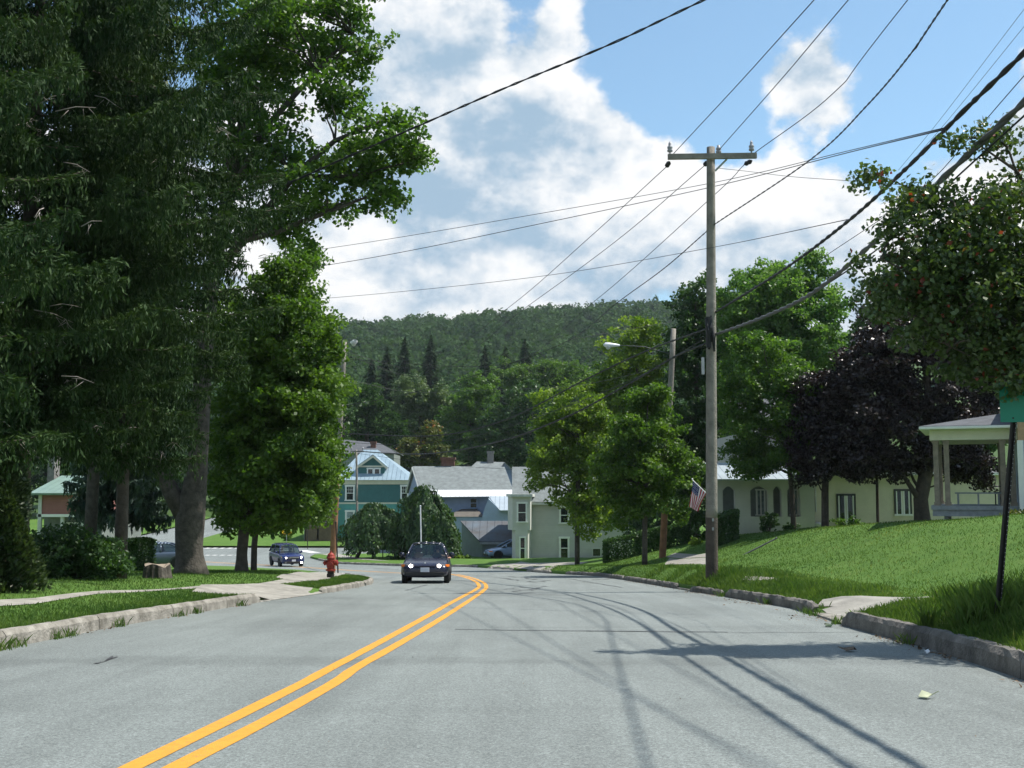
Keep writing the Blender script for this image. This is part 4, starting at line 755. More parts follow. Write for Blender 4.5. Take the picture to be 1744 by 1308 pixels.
def crown(name, parent, parts, mt):
    Vs, Fs, vs, o = [], [], [], 0
    for V, Fq, v in parts: Vs.append(V); Fs.append(Fq + o); vs.append(v); o += len(V)
    return rawmesh(name, np.concatenate(Vs), np.concatenate(Fs), mt, parent, np.concatenate(vs))
def limb_to(mb, a, b, r0, r1, seg=5, sag=.0):
    a = Vector(a); b = Vector(b); L = (b - a).length; pts = []; rad = []; j = [Vector((random.uniform(-1, 1), random.uniform(-1, 1), random.uniform(-1, 1))) * L * .05 for _ in range(6)]
    for k in range(6): t = k / 5; pts.append(a.lerp(b, t) + j[k] * (0 < k < 5) + Vector((0, 0, L * .10 * math.sin(math.pi * t) * (1 if b.z > a.z else .4) - sag * t * t))); rad.append(r0 + (r1 - r0) * t)
    mb.tube(pts, rad, seg)
def tree(name, label, path, rads, spec, mt, group=None, rc=.55, n=110, leaf=.13, bark='bark', limbs=26, extra_limbs=(), flare=1.0, droop=.0, up=.75, lr=.045):
    """trunk path in (px,py,distance); limbs run from the trunk to the leaf clumps"""
    pts = [P(*p) for p in path]; b = pts[0]; b.z = float(G(b.x, b.y)) - .1; root = empty(name, b, label, 'tree', group)
    mb = MB(); Q = []; rr = []
    for i in range(len(pts) - 1):
        for k in range(3): t = k / 3; Q.append(pts[i].lerp(pts[i + 1], t)); rr.append(rads[i] + (rads[i + 1] - rads[i]) * t)
    Q.append(pts[-1]); rr.append(rads[-1]); rr[0] *= flare; rr[1] *= 1 + (flare - 1) * .45; mb.tube(Q, rr, 12)
    for ex in extra_limbs: mb.tube([P(*p[:3]) for p in ex], [p[3] for p in ex], 8)
    cl = clumps(spec); ends = [Vector(c) for c in cl[rng.choice(len(cl), min(limbs, len(cl)), replace=False)]]
    nodes = Q[len(Q) // 3:] + [P(*p[:3]) for ex in extra_limbs for p in ex[1:]]
    for e in ends:
        c = [q for q in nodes if q.z < e.z + .3] or nodes[:1]; s = min(c, key=lambda q: (q - e).length + .3 * abs(q.z - e.z + 1)); limb_to(mb, s, e, lr, .012)
    mb.build('trunk', M[bark], root, smooth=True); crown('crown', root, [leaves(cl, rc, n, leaf, droop=droop, up=up, vj=.12 if mt == 'crab' else .22)], M[mt]); return root

# --- big maple with the forked trunk on the left verge
tree('maple_tree', 'large old maple with forked grey trunk beside the tree stump, boughs reaching over the road',
     [(325, 992, 33), (322, 930, 33), (324, 880, 33), (336, 800, 33), (342, 700, 33), (348, 600, 33.2), (360, 480, 33.4), (385, 350, 33.6), (415, 200, 33.8), (440, 40, 34), (455, -120, 34)], [.42, .41, .45, .31, .28, .26, .24, .20, .15, .09, .03],
     [(430, 110, 33.5, 95, 110, 2.6, 128), (480, 60, 33.5, 110, 75, 2.8, 121), (455, -90, 34, 190, 110, 3.5, 148), (600, 95, 33.5, 60, 40, 1.3, 35), (575, 165, 33, 55, 40, 1.6, 32), (655, 245, 32.5, 84, 46, 1.8, 56), (610, 290, 33, 85, 40, 1.7, 51), (655, 335, 32.8, 42, 30, 1.1, 18), (705, 272, 32.6, 36, 18, .8, 12), (480, 260, 33.5, 75, 75, 2.2, 67), (545, 335, 33.2, 70, 40, 1.8, 40), (400, 240, 34, 60, 90, 2.2, 59), (440, 360, 34, 80, 45, 2.0, 35), (490, 400, 34, 50, 30, 1.3, 16), (575, 20, 33, 45, 30, 1.6, 24), (350, 90, 34.5, 30, 60, 1.8, 24)],
     'maple', rc=.42, n=46, leaf=.17, limbs=170, flare=1.35, lr=.04,
     extra_limbs=[[(322, 885, 33, .38), (290, 835, 33, .26), (268, 780, 33, .20), (255, 720, 33, .17), (240, 620, 33.5, .16), (225, 480, 34, .1)], [(362, 470, 33.4, .17), (430, 390, 33.2, .14), (500, 300, 33, .11), (570, 240, 32.8, .08), (650, 205, 32.6, .04)],
                  [(372, 420, 33.5, .14), (470, 395, 33.2, .10), (560, 360, 33, .07), (640, 330, 32.8, .03)], [(385, 350, 33.6, .14), (450, 220, 33.2, .10), (540, 120, 33, .07), (600, 60, 33, .03)], [(402, 270, 33.7, .11), (380, 120, 34, .08), (345, 10, 34, .05), (335, -60, 34, .03)], [(500, 300, 33, .08), (600, 300, 32.6, .05), (700, 275, 32.5, .02)]])
tree('maple_tree', 'dense round-topped green maple overhanging the kerb behind the forked maple', [(411, 990, 38), (412, 940, 38), (418, 880, 38), (440, 780, 38), (465, 650, 38), (490, 500, 38)], [.21, .19, .18, .16, .11, .04],
     [(490, 500, 38, 55, 75, 1.6, 60), (480, 590, 38, 95, 90, 2.2, 120), (500, 700, 38, 92, 95, 2.4, 150), (470, 800, 38, 105, 85, 2.4, 140), (420, 700, 38.5, 70, 120, 2.2, 90), (390, 570, 39, 55, 90, 1.6, 60), (410, 860, 38, 60, 55, 1.6, 50), (545, 640, 38, 40, 75, 1.4, 44), (500, 860, 38, 55, 45, 1.5, 36), (550, 770, 38, 42, 50, 1.4, 32)], 'maple2', rc=.5, n=115, leaf=.16, limbs=60, bark='bark_dk', flare=1.3)
tree('maple_tree', 'slim-trunked maple just behind the dense round-topped one on the left verge', [(432, 978, 44), (433, 930, 44), (440, 860, 44), (470, 720, 44), (500, 560, 44)], [.13, .12, .11, .09, .03],
     [(520, 690, 44, 65, 100, 2.2, 80), (530, 560, 44, 38, 70, 1.6, 36), (500, 830, 44, 70, 70, 2.2, 60), (450, 860, 44, 70, 50, 2.0, 50), (535, 800, 44, 45, 60, 1.6, 40), (515, 440, 44, 35, 32, 1.2, 16)], 'maple2', rc=.55, n=110, leaf=.17, limbs=30, bark='bark_dk')

def spruce(name, label, base, H, prof, mt, nb=150, trunk_r=.3, z0=1.6, dens=1.0, group=None, tw=.24, wid=.055, curtain=.9, tiltx=0.0, twigs=30):
    """drooping spruce: whorled boughs, hanging curtains of needle sprays; prof = [(height, bough length)]"""
    root = empty(name, base, label, 'tree', group); B = np.array(base); zs = [p[0] for p in prof]; ls = [p[1] for p in prof]
    mb = MB(); mb.tube([Vector(base) + Vector((tiltx * t, 0, H * t)) for t in np.linspace(0, 1, 9)], list(np.linspace(trunk_r, .02, 9)), 10)
    pos, dr, v = [], [], []
    for i in range(nb):
        z = z0 + (H - z0) * (i / nb) ** 1.15; L = np.interp(z, zs, ls) * random.uniform(.72, 1.12); a = i * 2.399 + random.uniform(-.4, .4); o = np.array([math.cos(a), math.sin(a), 0]); side = np.array([-o[1], o[0], 0])
        drp = random.uniform(.22, .42) * (1.2 - .7 * z / H); upt = random.uniform(.16, .3)
        s = np.linspace(0, 1, 7); pts = B + np.array([tiltx * z / H, 0, z]) + o * (s * L)[:, None] + np.array([0, 0, 1]) * ((-drp * s ** 1.1 + upt * s ** 3) * L)[:, None]
        if i % 2 == 0: mb.tube([Vector(p) for p in pts], list(np.linspace(.035, .008, 7)), 4, cap=False)
        ns = max(4, int(L * 11 * dens)); sv = rng.normal(0, .16)
        for q in range(ns):
            t = .16 + .84 * (q + random.random()) / ns; c = np.array([np.interp(t, s, pts[:, j]) for j in range(3)]); sg = random.choice((-1, 1)); ll = random.uniform(.35, 1.0) * (.35 + .65 * (1 - t)) * min(1.2, L * .38)
            for w in range(max(2, int(ll / .16))):      # lateral spray
                f = (w + random.random()) * .16; p = c + side * sg * f * .8 + o * f * .45 + np.array([0, 0, -.35 * f * f]); pos.append(p); dr.append(side * sg * .7 + o * .6 + rng.normal(0, .3, 3)); v.append(.55 + sv)
                hl = random.uniform(.1, curtain) * (1 - .3 * t); hn = int(hl / .17)
                for h in range(hn): pos.append(p + np.array([rng.normal(0, .03), rng.normal(0, .03), -.17 * (h + .6)])); dr.append(np.array([rng.normal(0, .28), rng.normal(0, .28), -1.0])); v.append(.38 + sv)
            pos.append(c); dr.append(o + rng.normal(0, .25, 3)); v.append(.7 + sv)
    pos = np.array(pos); dr = np.array(dr); v = np.array(v); parts = []
    for _ in range(3):
        k = len(pos); d2 = unit(dr) + rng.normal(0, .28, (k, 3)); V, Fq = cards(pos + rng.normal(0, .035, (k, 3)), d2, unit(rng.normal(size=(k, 3))), tw * rng.uniform(.7, 1.3, k), wid * rng.uniform(.7, 1.4, k)); parts.append((V, Fq, np.clip(v + rng.normal(0, .16, k), 0, 1)))
    for _ in range(twigs):
        z = random.uniform(z0, H * .62); a = random.uniform(0, 6.28); L = np.interp(z, zs, ls); p = Vector(base) + Vector((math.cos(a) * L * random.uniform(.5, .95), math.sin(a) * L * random.uniform(.5, .95), z - .25 * L)); d = Vector((math.cos(a + random.uniform(-1, 1)), math.sin(a + random.uniform(-1, 1)), random.uniform(-.6, .2))) * random.uniform(.3, .8)
        mb.tube([p, p + d * .5 + Vector((0, 0, .05)), p + d], [.010, .007, .003], 4, mi=1)
        for q in range(3): e = p + d * random.uniform(.3, .9); mb.tube([e, e + Vector((random.uniform(-.2, .2), random.uniform(-.2, .2), random.uniform(-.25, .05)))], [.005, .002], 3, mi=1)
    mb.build('trunk', [M['bark_dk'], M['twig']], root, smooth=True); crown('crown', root, parts, M[mt])
    return root
bx = P(28, 960, 23.5); spruce('spruce_tree', 'huge dark spruce with hanging branchlets filling the left of the view', (bx.x, 23.5, float(G(bx.x, 23.5)) - .1), 21, [(3.4, 2.7), (5.0, 3.2), (6.5, 4.7), (8.7, 5.9), (10, 5.7), (11.5, 5.0), (13.5, 4.5), (17, 3.0), (21, .2)], 'spruce', nb=215, trunk_r=.24, z0=3.5, dens=1.75, curtain=1.0, tw=.15, wid=.034, twigs=80)
bx = P(-150, 960, 19); spruce('spruce_tree', 'dark spruce cut off by the left edge of the view', (bx.x, 19, float(G(bx.x, 19)) - .1), 17, [(2.6, 2.4), (5, 3.0), (8, 2.8), (12, 1.8), (17, .2)], 'spruce', nb=110, trunk_r=.26, z0=3.0, dens=1.4, tw=.15, wid=.034, twigs=30)
bx = P(200, 960, 44); spruce('spruce_tree', 'smaller blue-tinged spruce in front of the rose house', (bx.x, 44, float(G(bx.x, 44)) - .1), 9, [(2.4, 2.0), (3.6, 2.3), (6, 1.6), (9, .2)], 'bspruce', nb=75, trunk_r=.16, z0=2.5, dens=1.0, tw=.3, wid=.08, twigs=0)
bx = P(205, 960, 28); spruce('spruce_tree', 'slimmer dark spruce between the huge spruce and the forked maple', (bx.x, 28, float(G(bx.x, 28)) - .1), 15.5, [(3.2, 2.0), (5, 2.7), (8, 3.1), (11, 2.5), (13.5, 1.1), (15.5, .15)], 'spruce', nb=120, trunk_r=.17, z0=3.3, dens=1.8, curtain=.9, tw=.15, wid=.034, twigs=20)
tree('larch_tree', 'yellowish feathery conifer rising behind the huge dark spruce', [(150, 985, 38), (170, 600, 38), (228, 200, 38), (222, -60, 38)], [.22, .18, .1, .03], [(215, 40, 38, 75, 60, 2.2, 80), (200, 120, 38, 85, 50, 2.4, 70), (245, 190, 38, 60, 40, 2, 36), (225, -60, 38, 60, 60, 1.8, 50), (160, 260, 38, 110, 80, 2.2, 60), (240, 330, 38, 70, 90, 2.2, 50), (250, 500, 38, 60, 120, 2, 50), (180, 620, 38, 130, 120, 2, 80)], 'pine', rc=.55, n=70, leaf=.26, limbs=40)
def column_plant(name, label, px, Y, rx, pytop, pybot, mt, n, leaf, cat='shrub', group=None, pw=.7, trunk=True):
    b = P(px, pybot, Y); b.z = float(G(b.x, Y)) - .05; zt = P(px, pytop, Y).z; H = zt - b.z; R = rpx(rx, Y); root = empty(name, b, label, cat, group)
    h = rng.uniform(0, 1, n) ** .8; a = rng.uniform(0, 6.28, n); r = R * (1 - h) ** pw * (.7 + .3 * np.sin(a * 3 + h * 9)) * rng.uniform(.55, 1.05, n); pos = np.column_stack([b.x + r * np.cos(a), b.y + r * np.sin(a), b.z + .05 + h * H]); out = np.column_stack([np.cos(a), np.sin(a), np.full(n, .8)])
    V, Fq = cards(pos, out + rng.normal(0, .4, (n, 3)), unit(rng.normal(size=(n, 3)) + out), leaf * rng.uniform(.6, 1.3, n), leaf * .5, .1)
    if trunk: MB().tube([b, b + Vector((0, 0, H * .9))], [R * .08 + .03, .02], 6).build('stem', M['bark_dk'], root)
    rawmesh('foliage', V, Fq, M[mt], root, np.clip(.5 + .25 * np.sin(a * 5 + h * 14) + rng.normal(0, .2, n), 0, 1)); return root
column_plant('cedar_shrub', 'bushy dark green cedar at the left edge of the lawn', 2, 20, 78, 735, 985, 'cedar', 20000, .12)
def mound(name, label, spec, mt, leaf, n, rc=.2, cat='shrub', group=None, droop=0.0, base=None, stem=True, part='foliage'):
    s = spec[0]; b = P(s[0], s[1], s[2]); b.z = float(G(b.x, b.y)); root = empty(name, b, label, cat, group); cl = clumps(spec, .06); gap = (cl[:, 2] - G(cl[:, 0], cl[:, 1])).min() - rc * .6; cl[:, 2] -= max(0, gap); cl[:, 2] = np.maximum(cl[:, 2], G(cl[:, 0], cl[:, 1]) + .1)
    if stem:
        mb = MB()
        for c in cl[:: max(1, len(cl) // 10)]: mb.tube([b - Vector((0, 0, .05)), b.lerp(Vector(c), .5) + Vector((0, 0, .1)), Vector(c)], [.03, .02, .008], 5)
        mb.build('stem', M['bark_dk'], root)
    V, Fq, v = leaves(cl, rc, n, leaf, droop=droop); V[:, 2] = np.maximum(V[:, 2], G(V[:, 0], V[:, 1]) + .01); rawmesh(part, V, Fq, M[mt], root, v); return root
mound('shrub', 'dark rounded shrub at the foot of the huge spruce', [(140, 948, 26.5, 70, 34, 1.0, 110), (95, 935, 27, 40, 45, .9, 50)], 'darkleaf', .1, 90, .3)
mound('shrub', 'light green leafy shrub in front of the rose house', [(140, 915, 36, 26, 22, .6, 26)], 'young', .11, 70, .22)
def hedge(name, label, x0, x1, y0, y1, h, mt, n, leaf, group=None, rz=0):
    c = Vector(((x0 + x1) / 2, (y0 + y1) / 2, float(G((x0 + x1) / 2, (y0 + y1) / 2)))); root = empty(name, c, label, 'hedge', group)
    u = rng.uniform(0, 1, (n, 3)); f = rng.integers(0, 5, n); e = rng.uniform(0, .22, n)
    X = x0 + (x1 - x0) * u[:, 0]; Y = y0 + (y1 - y0) * u[:, 1]; Z = h * u[:, 2]
    X = np.where(f == 0, x0 + e, np.where(f == 1, x1 - e, X)); Y = np.where(f >= 3, y0 + e, Y); Z = np.where(f == 2, h - e, Z); bul = .1 * np.sin(X * 2.1 + Z * 3) ; Y = Y - bul * (f >= 3); Z = Z + .06 * np.sin(X * 3.3 + Y * 2) * (f == 2)
    pos = np.column_stack([X, Y, G(X, Y) + np.maximum(Z, .03)]); nr = np.zeros((n, 3)); nr[f == 2, 2] = 1; nr[f >= 3, 1] = -1; nr[f == 0, 0] = -1; nr[f == 1, 0] = 1
    V, Fq = cards(pos, rng.normal(size=(n, 3)), unit(nr + rng.normal(0, .6, (n, 3))), leaf * rng.uniform(.6, 1.3, n), leaf * .7, .1); rawmesh('foliage', V, Fq, M[mt], root, np.clip(.5 + rng.normal(0, .25, n), 0, 1))
    xs = np.arange(x0 + .2, x1 - .1, .5); mb = MB()
    for x in xs: mb.tube([Vector((x, (y0 + y1) / 2, float(G(x, y0)) - .05)), Vector((x + .1, (y0 + y1) / 2, c.z + h * .75))], [.03, .015], 5)
    mb.build('stem', M['bark_dk'], root); return root
a, b = P(203, 975, 42), P(266, 975, 44.5); hedge('clipped_hedge', 'clipped boxy hedge in front of the parked grey-blue car', a.x - 1.0, b.x, 42, 44.5, 1.25, 'hedge', 14000, .1)
a, b = P(1030, 940, 60), P(1178, 940, 60); hedge('clipped_hedge', 'long dark shaded hedge behind the young roadside maple', a.x, b.x, 60, 61.4, 1.25, 'hedge', 9000, .13)
a, b = P(1219, 930, 52), P(1260, 930, 52); hedge('clipped_hedge', 'tall square-cut hedge beside the stucco porch', a.x, b.x, 52, 53.4, 1.35, 'hedge', 6000, .11)
mound('globe_shrub', 'taller dark globe shrub in front of the stucco porch arches', [(1310, 889, 54.5, 17, 20, .55, 50)], 'darkleaf', .08, 60, .13); mound('globe_shrub', 'small lighter green globe shrub on top of the grass bank', [(1347, 888, 54, 13, 13, .42, 40)], 'hedge', .08, 60, .12)
mound('shrub', 'little yellow-green shrub at the end of the long dark hedge', [(1184, 926, 55, 12, 9, .4, 16)], 'young', .1, 50, .15); mound('shrub', 'leafy shrub growing under the double glazed door of the stucco house', [(1443, 885, 55.5, 32, 14, .5, 26)], 'maple', .12, 40, .2)
mound('shrub', 'low weedy shrub under the casement window of the stucco house', [(1535, 886, 55.5, 40, 6, .4, 20)], 'darkleaf', .1, 40, .15); mound('shrub', 'bright green low bush at the foot of the grey shed wall', [(785, 955, 85, 22, 8, .8, 26)], 'young', .16, 60, .25)
mound('shrub', 'weedy yellow-flecked shrub at the corner of the pale blue house', [(1735, 905, 33, 22, 22, .5, 30)], 'brownleaf', .1, 60, .2)
# --- right side of the road
tree('young_maple', 'bright young roadside maple nearest the tall utility pole, thin straight trunk', [(1098, 962, 50), (1098, 900, 50), (1100, 800, 50), (1103, 690, 50)], [.13, .12, .10, .03],
     [(1100, 740, 50, 68, 62, 1.9, 70), (1110, 680, 50, 42, 36, 1.3, 24), (1095, 815, 50, 78, 60, 2.1, 84), (1160, 795, 50, 36, 45, 1.2, 26), (1045, 790, 50, 38, 55, 1.3, 28), (1120, 860, 50, 45, 30, 1.2, 18), (1070, 855, 50, 38, 28, 1.1, 16)], 'maple2', rc=.48, n=100, leaf=.17, limbs=40)
tree('young_maple', 'broad yellow-green maple in front of the cream bay-window house', [(983, 952, 64), (983, 880, 64), (985, 780, 64), (985, 690, 64)], [.15, .14, .11, .03],
     [(965, 760, 64, 62, 75, 2.2, 84), (985, 690, 64, 45, 40, 1.6, 32), (990, 830, 64, 62, 58, 2.2, 70), (935, 720, 64, 28, 55, 1.2, 24), (1020, 740, 64, 45, 60, 1.6, 40), (925, 800, 64, 28, 40, 1.2, 18), (1010, 880, 64, 50, 35, 1.6, 24)], 'young', rc=.55, n=90, leaf=.2, limbs=36)
tree('young_maple', 'tall yellow-topped tree around the street lamp head', [(1088, 950, 76), (1086, 800, 76), (1085, 640, 76), (1085, 560, 76)], [.2, .17, .1, .03],
     [(1085, 575, 76, 45, 42, 1.9, 44), (1060, 625, 76, 50, 45, 2.2, 44), (1110, 640, 76, 45, 50, 2.0, 40), (1040, 690, 76, 60, 45, 2.4, 50), (1090, 740, 76, 70, 70, 2.4, 60), (1000, 660, 76, 30, 22, 1.4, 14), (1050, 860, 76, 70, 60, 2, 40)], 'young', rc=.62, n=80, leaf=.24, limbs=40)
tree('shade_tree', 'dark green tree right behind the top half of the tall utility pole', [(1185, 940, 74), (1186, 800, 74), (1186, 640, 74), (1184, 500, 74)], [.25, .2, .15, .04],
     [(1180, 520, 74, 38, 48, 1.8, 40), (1178, 600, 74, 50, 65, 2.3, 70), (1190, 700, 74, 60, 85, 2.6, 90), (1210, 800, 74, 70, 70, 2.6, 80), (1150, 780, 74, 60, 80, 2.6, 70), (1140, 880, 74, 90, 55, 2.6, 70), (1235, 620, 74, 40, 80, 2, 44)], 'darkleaf', rc=.65, n=95, leaf=.25, limbs=30, bark='bark_dk')
tree('locust_tree', 'airy light green tree behind the stucco house, right of the tall utility pole', [(1330, 900, 69), (1328, 780, 69), (1330, 640, 69), (1335, 460, 69)], [.3, .25, .16, .04],
     [(1250, 520, 68, 40, 55, 2, 50), (1260, 690, 68, 50, 70, 2.2, 70), (1345, 560, 67.5, 100, 90, 2.6, 110), (1340, 475, 69, 70, 36, 2.2, 60), (1300, 530, 69, 75, 55, 2.6, 80), (1385, 520, 69, 62, 55, 2.4, 64), (1270, 600, 69, 52, 60, 2.2, 56), (1350, 610, 69, 90, 65, 2.8, 100), (1300, 690, 69, 80, 60, 2.6, 84), (1400, 660, 69, 60, 80, 2.4, 56), (1280, 470, 69, 30, 20, 1.2, 12), (1390, 450, 69, 36, 18, 1.2, 12)], 'locust', rc=.6, n=100, leaf=.22, limbs=40)
tree('shade_tree', 'shadowy green tree overhanging the white metal porch roof', [(1352, 890, 53.8), (1348, 830, 53.8), (1340, 760, 53.5), (1330, 700, 53.5)], [.13, .12, .10, .03], [(1330, 715, 53.5, 80, 55, 1.8, 80), (1262, 720, 53.5, 42, 70, 1.3, 60), (1310, 785, 53.3, 55, 24, 1.4, 44), (1370, 740, 53.3, 40, 50, 1.4, 36), (1260, 660, 53.5, 45, 50, 1.3, 40), (1340, 665, 53.5, 60, 45, 1.4, 44), (1350, 780, 53.5, 40, 28, 1.2, 20), (1275, 800, 53.3, 36, 14, .9, 16), (1345, 640, 53.5, 50, 40, 1.3, 36), (1290, 600, 53.6, 50, 45, 1.2, 34)], 'maple', rc=.45, n=95, leaf=.16, limbs=24, bark='bark_dk')
tree('purple_maple', 'big purple-leaved maple with thick leaning trunk beside the open porch', [(1572, 892, 50), (1568, 850, 50), (1578, 800, 50), (1582, 700, 50), (1575, 560, 50)], [.36, .32, .30, .22, .06],
     [(1560, 650, 50, 110, 70, 2.6, 120), (1620, 740, 50, 85, 60, 2.4, 90), (1500, 720, 50, 85, 70, 2.4, 90), (1600, 560, 50, 90, 60, 2.4, 80), (1470, 640, 50, 50, 60, 2, 46), (1520, 790, 50, 60, 30, 1.6, 40), (1450, 780, 50, 60, 40, 1.6, 44), (1660, 790, 50.5, 55, 40, 1.6, 36), (1690, 650, 50.5, 60, 90, 2.2, 60), (1500, 560, 50, 50, 50, 2, 36)], 'purple', rc=.5, n=115, leaf=.17, limbs=40, bark='bark_dk', flare=1.2,
     extra_limbs=[[(1570, 858, 50, .16), (1555, 835, 49.8, .12), (1535, 805, 49.6, .09), (1510, 770, 49.5, .05)], [(1574, 845, 50, .1), (1556, 818, 50.2, .07), (1545, 790, 50.3, .04)]])
tree('purple_maple', 'smaller purple-leaved maple left of the double glazed door', [(1405, 895, 52), (1405, 840, 52), (1408, 770, 52), (1420, 680, 52)], [.18, .17, .13, .03], [(1420, 720, 52, 70, 65, 1.9, 90), (1390, 680, 52, 45, 50, 1.6, 40), (1400, 780, 52, 52, 34, 1.5, 44), (1440, 665, 52, 50, 50, 1.8, 46), (1450, 790, 52, 40, 24, 1.3, 22), (1380, 810, 52, 26, 16, .8, 9)], 'purple', rc=.45, n=110, leaf=.16, limbs=26, bark='bark_dk')
tree('purple_maple', 'pencil-thin dark sapling between the glazed door and the casement window', [(1495, 893, 52.5), (1494, 840, 52.5), (1493, 780, 52.5), (1490, 720, 52.5)], [.075, .07, .06, .02], [(1485, 745, 52.5, 40, 40, 1.2, 30)], 'purple', rc=.4, n=100, leaf=.16, limbs=8, bark='bark_dk')
tree('shade_tree', 'dark tree looming behind the roof of the open porch', [(1660, 880, 64), (1660, 700, 64), (1655, 520, 64)], [.3, .22, .05], [(1560, 500, 64, 110, 60, 3, 80), (1660, 540, 64, 120, 120, 3, 140), (1740, 650, 64, 120, 120, 3, 100), (1500, 590, 64, 60, 70, 2.5, 50), (1600, 760, 64, 110, 60, 2.5, 70)], 'darkleaf', rc=.65, n=95, leaf=.24, limbs=20, bark='bark_dk')
# crabapple close to the camera, trunk beyond the right edge of the view
tree('crabapple_tree', 'crabapple with dark green and red-tipped leaves leaning in over the right kerb', [(2040, 1150, 13.2), (2030, 950, 13.2), (1990, 800, 13.2), (1900, 620, 13.1), (1820, 420, 13)], [.16, .14, .13, .10, .03],
     [(1600, 460, 13, 105, 85, .9, 96), (1660, 370, 13, 75, 55, .8, 54), (1570, 330, 13, 70, 26, .6, 26), (1520, 385, 13, 40, 36, .4, 12), (1700, 560, 13, 110, 75, .9, 96), (1590, 555, 13, 85, 40, .7, 34), (1500, 500, 12.9, 36, 45, .4, 15), (1725, 330, 13.2, 60, 60, .7, 34), (1710, 240, 13.1, 50, 34, .5, 14), (1640, 235, 13.1, 26, 16, .3, 6), (1800, 450, 13.2, 120, 170, 1.1, 130), (1930, 520, 12.8, 130, 150, 1.7, 130), (1850, 600, 12.5, 90, 60, 1.2, 80), (1960, 480, 12.2, 120, 110, 1.3, 100), (2010, 380, 13.2, 150, 130, 1.4, 120), (2120, 500, 12.8, 150, 150, 1.5, 130), (2020, 640, 12.4, 120, 70, 1.0, 60), (2200, 330, 13, 120, 120, 1.3, 80), (1735, 655, 12.25, 36, 16, .15, 12), (1740, 640, 13, 70, 30, .6, 26), (1490, 300, 13, 24, 12, .2, 5), (1460, 450, 12.8, 22, 26, .25, 5), (1720, 460, 13, 90, 90, .9, 90), (1620, 430, 13, 110, 90, .7, 70), (1560, 500, 13, 60, 70, .6, 40), (1680, 610, 13.1, 90, 45, .7, 50)],
     'crab', rc=.20, n=36, leaf=.075, limbs=110, lr=.016, bark='bark_dk', extra_limbs=[[(1950, 720, 13.15, .07), (1850, 620, 13, .05), (1740, 560, 12.9, .035), (1620, 500, 12.9, .02), (1500, 440, 12.8, .008)], [(1900, 620, 13.1, .07), (1800, 500, 13, .05), (1700, 400, 13, .03), (1600, 340, 13, .015), (1500, 300, 13, .006)], [(1860, 540, 13.1, .06), (1800, 400, 13.1, .04), (1730, 290, 13.1, .02), (1650, 235, 13.1, .007)], [(1960, 740, 13.1, .06), (1840, 690, 13, .04), (1720, 640, 12.9, .02), (1620, 590, 12.9, .008)]])
# --- weeping trees by the cross street
def weeping(name, label, px, Y, rx, pytop, pybot, n, trunk_px):
    b = P(trunk_px, pybot, Y); b.z = float(G(b.x, Y)) - .05; c = P(px, pybot, Y); zt = P(px, pytop, Y).z; zb = P(px, pybot, Y).z; R = rpx(rx, Y); root = empty(name, b, label, 'tree', 'weeping trees by the cross street')
    a = rng.uniform(0, 6.28, n); h = rng.uniform(0, 1, n) ** .85; lob = 1 + .15 * np.sin(a * 4 + 1 + px) + .10 * np.sin(a * 9 + h * 6); prof = np.sqrt(np.clip(1 - h ** 2.4, 0, 1)); r = R * prof * lob * rng.uniform(.7, 1.1, n); bottom = .18 * (zt - zb) * (np.sin(a * 5) + np.sin(a * 11 + 2)) * .5
    pos = np.column_stack([c.x + r * np.cos(a), Y + r * np.sin(a) * .8, zb + (zt - zb) * h * (1 + .09 * np.sin(a * 5 + r * 2) + .05 * np.sin(a * 12)) + bottom * (1 - h)]); pos[:, 2] = np.maximum(pos[:, 2], G(pos[:, 0], pos[:, 1]) + .12)
    out = np.column_stack([np.cos(a), np.sin(a), np.full(n, .35)]); t = np.column_stack([np.cos(a) * .3, np.sin(a) * .3, np.full(n, -1.)]) + rng.normal(0, .3, (n, 3)); V, Fq = cards(pos, t, unit(out + rng.normal(0, .45, (n, 3))), .26 * rng.uniform(.7, 1.3, n), .18, .1)
    rawmesh('crown', V, Fq, M['mulb'], root, np.clip(.5 + .2 * np.sin(a * 13) + rng.normal(0, .22, n), 0, 1)); mb = MB(); top = Vector((c.x, Y, zt - .5)); mb.tube([b, b.lerp(top, .4) + Vector((.1, 0, 0)), b.lerp(top, .75), top], [.16, .14, .1, .04], 8)
    for k in range(8): w = k * .785; mb.tube([b.lerp(top, .7), top + Vector((math.cos(w) * R * .5, math.sin(w) * R * .4, -.2)), top + Vector((math.cos(w) * R * .85, math.sin(w) * R * .7, -(zt - zb) * .5))], [.05, .03, .01], 5)
    mb.build('trunk', M['bark'], root); return root
weeping('weeping_mulberry', 'smaller weeping tree, a low leafy dome left of the thin white pole', 637, 89, 52, 866, 938, 9000, 607)
weeping('weeping_mulberry', 'larger weeping tree behind the dark sedan, its dome reaching the grey shed', 722, 87, 50, 840, 948, 12000, 760); weeping('weeping_mulberry', 'low right-hand skirt of the weeping trees against the grey shed', 752, 85.5, 31, 880, 950, 5000, 762)
